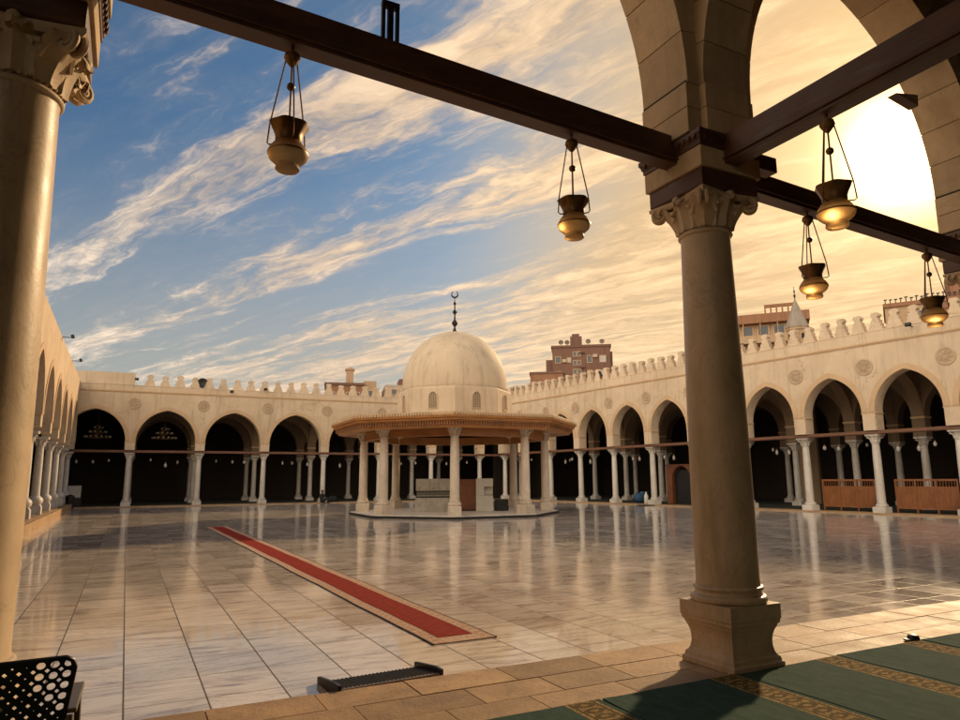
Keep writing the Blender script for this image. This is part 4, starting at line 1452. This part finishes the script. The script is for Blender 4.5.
# ------------------------------------------------------------------ things in and on the arcades
def barrier(s0, s1, label):
    x, y, z = to_world(rgt, (s0+s1)/2, 0.42, 0.0)
    t = thing('wooden_barrier', label, 'barrier', (x, y, 0.016), RA, 'wooden barriers between the right hand columns')
    L = (s1-s0)/2
    b = MB()
    b.box(-L, L, -0.03, 0.03, 1.34, 1.42)
    b.box(-L, L, -0.03, 0.03, 1.06, 1.11)
    b.box(-L, L, -0.03, 0.03, 0.16, 0.24)
    k = int(2*L/0.7)
    for i in range(k+1):
        xx = -L+0.03+(2*L-0.06)*i/k
        b.box(xx-0.03, xx+0.03, -0.035, 0.035, 0.0, 1.40)
    b.build('frame', M['barrier'], t)
    b = MB().box(-L+0.03, L-0.03, -0.012, 0.012, 0.24, 1.06)
    n = int(2*L/0.11)
    for i in range(n):
        xx = -L+0.06+(2*L-0.12)*i/n
        b.box(xx, xx+0.07, -0.022, -0.013, 0.26, 1.05)
        b.box(xx+0.02, xx+0.04, -0.012, 0.012, 1.12, 1.33)
    b.build('panel', M['barrier'], t)
    return t


barrier(rc[7]+0.42, rc[8]-0.42, 'red brown wooden barrier left of the nearer right hand column')
barrier(rc[8]+0.42, rc[9]-0.42, 'red brown wooden barrier at the right edge of the courtyard')
# orange cabinet behind the column that stands left of the near shaft
x, y, z = to_world(rgt, 10.9, 1.6, 0.0)
cb = thing('cabinet', 'orange brown wooden cabinet with an arched opening behind a right hand column', 'cabinet', (x, y, 0.016), RA)
b = MB()
arch_wall(b, [-0.95, 0.95], 0.22, 1.45, 0.0, 2.25, 0.1, -0.2, 0.2, 10)
b.build('body', M['cabinet'], cb)
MB().box(-0.74, 0.74, 0.05, 0.19, 0.02, 2.0).build('recess', M['dark'], cb)
MB().box(-1.2, 1.2, -0.23, 0.21, 2.252, 2.34).build('top', M['cabinet'], cb)
x, y, z = to_world(rgt, rc[4]-0.62, -0.05, 0.0)
bt = MB().lathe(0, 0, [(0.10, 0), (0.13, 0.03), (0.14, 0.40), (0.12, 0.52), (0.05, 0.62), (0.055, 0.72), (0.0, 0.73)], 14)
tag(bt.build('water_bottle', M['white'], None, 40, loc=(x, y, 0.001)), 'large white bottle standing beside a right hand column base', 'bottle')
x, y, z = to_world(rgt, rc[4], -0.75, 0.0)
mt_ = MB().lathe(0, 0, [(0.55, -0.058), (0.55, -0.03), (0.50, -0.028)], 8)
tag(mt_.build('door_mat', M['dark_cloth'], None, loc=(x, y, 0)), 'dark mat on the marble before a right hand column', 'mat')
x, y, z = to_world(rgt, rc[3]+0.85, 1.2, 0.0)
bl = MB().sphere((0, 0, 0.28), 0.34, 14, 8)
bl.sphere((0.42, 0.1, 0.22), 0.27, 14, 8)
bl.sphere((0.2, -0.1, 0.48), 0.22, 14, 8)
bl.v = [(x_, y_, max(0.0, z_)) for x_, y_, z_ in bl.v]
tag(bl.build('cloth_bundle', M['blue'], None, 60, loc=(x, y, 0.016)), 'blue cloth bundle on the floor between right hand columns', 'bundle')

# person sitting on the step against a far column
def seated_person(loc, rz):
    t = thing('person', 'person in dark clothes sitting on the ground against a far column', 'person', loc, rz)
    J = {'pelvis': ((0, 0, 0.13), 0.15), 'waist': ((0, 0.03, 0.30), 0.135), 'chest': ((0, 0.02, 0.50), 0.15), 'neck': ((0, -0.02, 0.66), 0.055), 'headlow': ((0, -0.03, 0.72), 0.07), 'head': ((0, -0.04, 0.80), 0.095), 'headtop': ((0, -0.03, 0.87), 0.075)}
    for s, n in ((1, 'l'), (-1, 'r')):
        J['sh'+n] = ((s*0.17, 0.02, 0.58), 0.065)
        J['el'+n] = ((s*0.24, -0.12, 0.38), 0.045)
        J['wr'+n] = ((s*0.14, -0.33, 0.40), 0.032)
        J['hd'+n] = ((s*0.10, -0.41, 0.39), 0.035)
        J['hip'+n] = ((s*0.10, -0.05, 0.13), 0.10)
        J['kn'+n] = ((s*0.16, -0.40, 0.42), 0.07)
        J['an'+n] = ((s*0.13, -0.55, 0.07), 0.05)
        J['ft'+n] = ((s*0.15, -0.72, 0.05), 0.042)
    E = [('pelvis', 'waist'), ('waist', 'chest'), ('chest', 'neck'), ('neck', 'headlow'), ('headlow', 'head'), ('head', 'headtop')]
    for n in 'lr': E += [('chest', 'sh'+n), ('sh'+n, 'el'+n), ('el'+n, 'wr'+n), ('wr'+n, 'hd'+n), ('pelvis', 'hip'+n), ('hip'+n, 'kn'+n), ('kn'+n, 'an'+n), ('an'+n, 'ft'+n)]
    ks = list(J)
    me = bpy.data.meshes.new('body')
    me.from_pydata([J[k][0] for k in ks], [(ks.index(a), ks.index(b_)) for a, b_ in E], [])
    o = bpy.data.objects.new('body', me)
    COL.objects.link(o)
    o.parent = t
    sk = o.modifiers.new('skin', 'SKIN')
    sk.use_smooth_shade = True
    for i, k in enumerate(ks):
        sv = me.skin_vertices[0].data[i]
        sv.radius = (J[k][1], J[k][1])
        sv.use_root = (k == 'pelvis')
    ss = o.modifiers.new('sub', 'SUBSURF')
    ss.levels = ss.render_levels = 1
    mt, k_, b_ = mat('dark clothes and skin')
    pz = k_.sep(k_.node('ShaderNodeTexCoord').outputs['Object'])[2]
    k_.put(b_.inputs['Base Color'], k_.mix(k_.smooth(pz, 0.675, 0.685), (0.013, 0.014, 0.017), (0.22, 0.12, 0.07)))
    b_.inputs['Roughness'].default_value = 0.8
    me.materials.append(mt)
    MB().sphere((0, -0.015, 0.835), 0.098, 12, 8).build('hair', M['hair'], t, 60)
    return t


x, y, z = to_world(far, fc[4]-0.15, -0.62, 0.0)
seated_person((x, y, 0.0 if False else -0.06), FA+R(15))
x, y, z = to_world(far, fc[4]+0.75, 0.05, 0.0)
bg_ = MB().lathe(0, 0, [(0.24, 0), (0.30, 0.1), (0.27, 0.32), (0.12, 0.42), (0.0, 0.43)], 12)
bg_.tube([(-0.12, 0, 0.38), (-0.08, 0, 0.55), (0.08, 0, 0.55), (0.12, 0, 0.38)], 0.02, 6)
bg_.v = [(a_*1.3, b_*0.8, c_) for a_, b_, c_ in bg_.v]
tag(bg_.build('bag', M['dark_cloth'], None, 50, loc=(x, y, 0.001)), 'dark bag on the floor beside the sitting person', 'bag')

# pale board on a stand and a dark bin in the left far corner
x, y, z = (-2.55, 49.0, 0.016)
sg = thing('notice_board', 'pale board on a low dark stand in the far left corner', 'board', (-2.75, 49.75, 0.016), 0)
MB().box(-0.42, 0.30, -0.03, 0.03, 0.55, 1.28).build('board', M['wash'], sg, bevel=0.01)
b = MB()
b.box(-0.46, -0.42, -0.04, 0.04, 0.0, 1.30)
b.box(0.30, 0.34, -0.04, 0.04, 0.0, 1.30)
b.box(-0.42, 0.30, -0.035, 0.035, 0.05, 0.54)
b.build('stand', M['dark'], sg)
bn = thing('litter_bin', 'dark litter bin on the kerb at the end of the left arcade', 'bin', (-2.86, 47.3, 0.0), 0)
MB().lathe(0, 0, [(0.20, -0.06), (0.23, 0.55), (0.25, 0.57), (0.25, 0.62)], 14).build('body', M['dark'], bn, 40)
MB().lathe(0, 0, [(0.25, 0.622), (0.24, 0.70), (0.12, 0.78), (0.0, 0.80)], 14).build('lid', M['dark'], bn, 40)

# loudspeakers and floodlights on the parapets
def loudspeaker(loc, rz, label, size=0.3):
    t = thing('loudspeaker', label, 'loudspeaker', loc, rz, 'round loudspeakers on the parapets')
    h = MB().lathe(0, 0, [(0.04, -0.36), (0.10, -0.34), (0.10, -0.16), (0.14, -0.10), (0.22, -0.03), (0.32, 0.0), (0.30, 0.012), (0.12, -0.04), (0.0, -0.05)], 20, True, False)
    h.xform(Matrix.Translation((0, 0, 0.36)) @ Matrix.Scale(size/0.3, 4) @ Matrix.Rotation(pi/2, 4, 'X'))
    h.build('horn', M['black_plastic'], t, 40)
    MB().box(-0.03, 0.03, 0.02, 0.10, 0.0, 0.30).build('bracket', M['dark'], t)
    return t


loudspeaker(to_world(far, 4.05, -0.22, 7.66), FA, 'round black loudspeaker between merlons of the far arcade', 0.32)
loudspeaker(to_world(rgt, 5.75, -0.22, 7.96), RA, 'round black loudspeaker between merlons of the right arcade, near the tower block', 0.28)
loudspeaker(to_world(rgt, 26.2, -0.30, 7.94), RA-R(30), 'black loudspeaker on the right parapet below the last lantern', 0.34)


def floodlight(loc, rz, label, tilt=-20):
    t = thing('floodlight', label, 'floodlight', loc, rz, 'small floodlights on the walls')
    MB().box(-0.015, 0.015, -0.34, 0.0, -0.015, 0.015).build('arm', M['dark'], t)
    h = MB().box(-0.12, 0.12, -0.07, 0.06, -0.07, 0.07)
    h.xform(Matrix.Translation((0, -0.38, 0.05)) @ Matrix.Rotation(R(tilt), 4, 'X'))
    h.build('head', M['dark'], t, bevel=0.02)
    g = MB().box(-0.10, 0.10, -0.078, -0.071, -0.055, 0.055)
    g.xform(Matrix.Translation((0, -0.38, 0.05)) @ Matrix.Rotation(R(tilt), 4, 'X'))
    g.build('lens', M['pane'], t)
    return t


floodlight(to_world(lft, 1.2, -0.30, 7.74), LA, 'small dark floodlight on the left wall top, the nearer one')
floodlight(to_world(lft, 7.9, -0.30, 7.74), LA, 'small dark floodlight on the left wall top, the one nearer the corner')
floodlight(to_world(far, 5.9, -0.36, 7.42), FA, 'boxy floodlight on the far parapet above the third arch')
floodlight(to_world(far, 0.1, -0.30, 7.95), FA, 'dark floodlight at the end of the raised corner parapet')
floodlight(to_world(rgt, 25.6, -0.36, 7.80), RA, 'floodlight beside the loudspeaker on the right parapet')
floodlight(to_world(far, 8.1, -0.30, 7.70), FA, 'tiny dark floodlight between far merlons, fourth arch')

# ------------------------------------------------------------------ buildings outside
def windows(parent, root_rot, x0, x1, z0, z1, nx, nz, y, wd, hg, skip=0.0, frame=None, pane=None):
    for i in range(nx):
        for j in range(nz):
            if random.random() < skip: continue
            cx = x0+(x1-x0)*(i+0.5)/nx
            cz = z0+(z1-z0)*(j+0.5)/nz
            f = MB()
            f.box(cx-wd/2-0.08, cx-wd/2, y-0.06, y+0.02, cz-hg/2-0.08, cz+hg/2+0.08)
            f.box(cx+wd/2, cx+wd/2+0.08, y-0.06, y+0.02, cz-hg/2-0.08, cz+hg/2+0.08)
            f.box(cx-wd/2, cx+wd/2, y-0.06, y+0.02, cz+hg/2, cz+hg/2+0.08)
            f.box(cx-wd/2, cx+wd/2, y-0.10, y+0.02, cz-hg/2-0.08, cz-hg/2)
            fo = f.build('window', frame or M['trim'], parent)
            MB().box(cx-wd/2, cx+wd/2, y-0.02, y-0.004, cz-hg/2, cz+hg/2).build('pane', pane or M['pane'], fo)


tw = thing('tower_block', 'tall brown apartment tower with a rooftop hut, rising behind the dome', 'building', (64.3, 90.0, 0), R(-35))
MB().box(-4.6, 4.6, -1, 9, 0, 22.4).build('wall', M['brick_brown'], tw)
MB().box(-5.7, -4.605, 0, 8, 0, 20.6).build('side_wing', M['brick_brown'], tw)
MB().box(4.605, 5.0, 0, 8, 0, 21.7).build('side_wing', M['brick_brown'], tw)
b = MB().box(-1.7, 0.2, 1.0, 5.0, 22.75, 24.6)
b.box(-1.4, -0.2, 1.4, 4.0, 24.6, 25.1)
b.build('roof_hut', M['brick_brown'], tw)
MB().box(-4.8, 4.8, -1.15, 9.1, 22.4, 22.75).build('cornice', M['brick_brown'], tw)
M['pale_pane'] = plain('pale curtained window', (0.46, 0.42, 0.38), 0.5)
windows(tw, 0, -4.5, -2.9, 12.0, 21.6, 1, 4, -1.0, 0.8, 1.0)
windows(tw, 0, -1.4, 0.0, 12.0, 22.0, 2, 7, -1.0, 0.45, 0.7)
windows(tw, 0, 0.6, 2.0, 12.0, 21.6, 1, 4, -1.0, 0.7, 1.1)
windows(tw, 0, 2.4, 4.4, 12.0, 21.6, 1, 4, -1.0, 0.9, 1.0, 0, None, M['pale_pane'])
windows(tw, 0, -2.4, -1.5, 12.0, 22.0, 1, 3, -1.0, 0.5, 0.7, 0, None, M['pale_pane'])
b = MB()
for z_ in (14.2, 16.6, 19.0, 21.4): b.box(-0.2, 0.5, -1.5, -1.0, z_, z_+0.12)
b.build('balcony', M['brick_brown'], tw)
an = MB()
for dx in (-3.6, 2.8, 3.9): an.tube([(dx, 2, 22.7), (dx, 2, 23.4)], 0.05, 5)
an.build('antenna', M['dark'], tw)
dsh = MB()
for dx, dy, dz in ((-3.2, 0.2, 22.76), (-2.2, 0.4, 22.76), (1.2, 0.0, 22.76), (3.4, 0.3, 22.76)):
    dsh.tube([(dx, dy, dz), (dx, dy, dz+0.7)], 0.04, 5)
    d2 = MB().lathe(0, 0, [(0.02, 0.12), (0.28, 0.05), (0.42, -0.06), (0.40, -0.065), (0.02, 0.09)], 12)
    d2.xform(Matrix.Translation((dx, dy-0.1, dz+0.75)) @ Matrix.Rotation(R(-55), 4, 'X'))
    dsh.add(d2.v, d2.f)
dsh.build('satellite_dish', M['slate'], tw, 40)
ac = MB()
for cx_, cz_ in ((-2.7, 20.2), (-2.7, 15.4), (0.35, 18.0), (2.2, 16.7), (2.2, 20.9), (-0.9, 16.0)):
    ac.box(cx_-0.35, cx_+0.35, -1.32, -1.01, cz_-0.25, cz_+0.25)
ac.build('air_conditioner', M['pale'], tw)
lw = thing('low_block', 'low red brown block stepping down at the foot of the tower', 'building', (58.6, 91.5, 0), R(-33))
MB().box(-2.6, 2.6, -1, 6, 0, 17.9).build('wall', M['rust'], lw)
MB().box(-2.75, 2.75, -1.12, 6.1, 17.9, 18.2).build('cornice', M['brick_brown'], lw)
windows(lw, 0, -2.4, 2.4, 9, 17.4, 3, 3, -1.0, 0.7, 0.9)
rl = thing('roof_terrace', 'dark railed rooftop terrace left of the tower block', 'building', (36.2, 60.3, 0), R(-30))
MB().box(-1.5, 1.6, 0, 5, 0, 9.6).build('wall', M['pale'], rl)
b = MB()
b.box(-1.6, 1.7, -0.1, 5.1, 9.6, 9.78)
for i in range(24): b.box(-1.55+i*0.138, -1.49+i*0.138, -0.08, -0.03, 9.78, 10.55)
b.box(-1.6, 1.7, -0.1, -0.01, 10.55, 10.72)
b.build('railing', M['dark'], rl)
b = MB()
for i in range(9): b.lathe(-1.4+i*0.36, 0.2, [(0.10, 9.79), (0.12, 10.6), (0.06, 10.8+0.25*random.random()), (0.02, 11.0)], 6)
b.build('planter', M['dark'], rl)

lb = thing('old_house', 'weathered brown house with a chimney behind the far merlons', 'building', (19.6, 67.4, 0), R(-15))
MB().box(-2.4, 1.3, 0, 7, 0, 11.0).build('wall', M['rust'], lb)
MB().box(1.305, 2.6, 0.2, 6, 0, 11.5).build('side_wing', M['tan'], lb)
MB().box(-2.6, 1.4, -0.15, 7.1, 11.0, 11.25).build('cornice', M['brick_brown'], lb)
b = MB().box(-0.45, 0.30, 1.5, 2.4, 11.25, 12.8)
b.box(-0.55, 0.40, 1.4, 2.5, 12.8, 12.95)
b.lathe(-0.07, 1.95, [(0.4, 12.95), (0.3, 13.1), (0.02, 13.2)], 10)
b.build('chimney', M['tan'], lb)
windows(lb, 0, -2.2, 1.1, 9.0, 10.8, 4, 1, 0.0, 0.42, 0.7)
windows(lb, 0, 1.5, 2.5, 9.2, 11.2, 1, 1, 0.2, 0.4, 0.6)
lb2 = thing('pale_house', 'pale house with two dark windows just left of the dome', 'building', (23.9, 65.6, 0), R(-15))
MB().box(-1.15, 1.9, 0, 6, 0, 11.05).build('wall', M['pale'], lb2)
MB().box(0.3, 1.6, 0.5, 3, 11.05, 11.75).build('roof_hut', M['brick_brown'], lb2)
MB().tube([(1.2, 0.7, 11.7), (1.2, 0.7, 12.5)], 0.12, 6).build('flue', M['dark'], lb2)
windows(lb2, 0, -0.8, 1.4, 8.9, 10.8, 2, 2, 0.0, 0.5, 0.5)

tn = thing('apartment_house', 'tan apartment house with a red band and dark windows, right of the near column', 'building', (45.9, 38.6, 0), R(-50))
MB().box(-3.2, 3.2, 0, 7, 0, 14.0).build('wall', M['tan'], tn)
MB().box(-3.5, 3.5, -0.7, 7.2, 14.0, 14.75).build('roof_band', M['rust'], tn)
MB().box(-3.4, 3.4, -0.9, -0.002, 12.3, 12.9).build('balcony', M['tan'], tn)
windows(tn, 0, -3.0, 3.0, 13.0, 13.9, 5, 1, 0.0, 0.75, 0.72)
windows(tn, 0, -3.0, 3.0, 9.6, 12.2, 5, 1, 0.0, 0.8, 1.3)
b = MB().box(0.2, 2.5, 0.6, 2.6, 14.75, 14.95)
for i in range(6): b.box(0.2+i*0.44, 0.32+i*0.44, 0.6, 0.75, 14.95, 15.5)
b.box(0.2, 2.5, 0.6, 0.8, 15.5, 15.75)
b.build('roof_pergola', M['rust'], tn)
b = MB()
for i in range(5): b.tube([(-2.8+i*1.3, -0.8, 12.9), (-2.8+i*1.3, -0.8, 13.95)], 0.04, 5)
b.build('balcony_post', M['tan'], tn)

sp = thing('turret', 'small octagonal turret with a grey conical cap behind the right merlons', 'turret', (35.8, 27.6, 0), 0)
MB().lathe(0, 0, [(0.60, 0), (0.60, 10.3), (0.66, 10.35), (0.66, 10.5)], 8).build('wall', M['tan'], sp)
cp_ = MB().lathe(0, 0, [(0.70, 10.5), (0.02, 12.35)], 8).build('cap', M['slate'], sp)
f = MB().lathe(0, 0, [(0.03, 12.3), (0.03, 12.45), (0.09, 12.52), (0.03, 12.6), (0.025, 12.75), (0.06, 12.8), (0.02, 12.9), (0.015, 13.1)], 8)
f.build('finial', M['dark'], cp_, 40)
for q in range(8):
    a = q*pi/4+pi/8
    o = MB().prism([(-0.09, 9.75), (0.09, 9.75)]+list(reversed(arch_pts(0, 0.09, 10.0, 0.01, 4))), -0.012, 0.01).build('window', M['dark'], sp)
    o.location = (0.60*cos(pi/8)*cos(a), 0.60*cos(pi/8)*sin(a), 0)
    o.rotation_euler = (0, 0, a+pi/2)

ro_ = thing('corner_house', 'brown flat roofed house with little posts along its roof edge, far right', 'building', (52.0, 29.9, 0), R(-58))
MB().box(-1.9, 6.0, 0, 6, 0, 14.3).build('wall', M['tan'], ro_)
MB().box(-2.0, 6.1, -0.15, 6.1, 14.3, 14.6).build('cornice', M['rust'], ro_)
MB().box(0.7, 2.4, -0.012, -0.002, 12.2, 14.2).build('painted_panel', M['rust'], ro_)
windows(ro_, 0, -0.6, 0.7, 12.3, 14.0, 1, 1, 0.0, 0.9, 1.3)
windows(ro_, 0, 2.6, 5.6, 12.3, 14.0, 3, 1, 0.0, 0.8, 1.2)
b = MB()
for i in range(15):
    h_ = random.uniform(0.22, 0.40)
    b.box(-1.85+i*0.34, -1.78+i*0.34, 0.0, 0.08, 14.6, 14.6+h_)
    b.box(-1.90+i*0.34, -1.68+i*0.34, 0.0, 0.08, 14.6+h_, 14.68+h_)
b.build('roof_post', M['dark'], ro_)
MB().box(2.4, 6.0, 0.3, 5, 14.602, 17.0).build('upper_storey', M['rust'], ro_)
windows(ro_, 0, 2.8, 5.8, 14.9, 16.7, 2, 1, 0.3, 0.7, 1.0)
br = thing('ruined_house', 'broken brown brick wall showing between the right merlons', 'building', (43.2, 28.6, 0), R(-55))
b = MB()
hts = [10.2, 10.5, 10.4, 11.0, 10.7, 10.9, 11.35, 10.6, 10.4]
for i, h_ in enumerate(hts): b.box(-2.4+i*0.52, -1.90+i*0.52, 0, 2.0, 0, h_)
b.build('wall', M['brick_brown'], br)
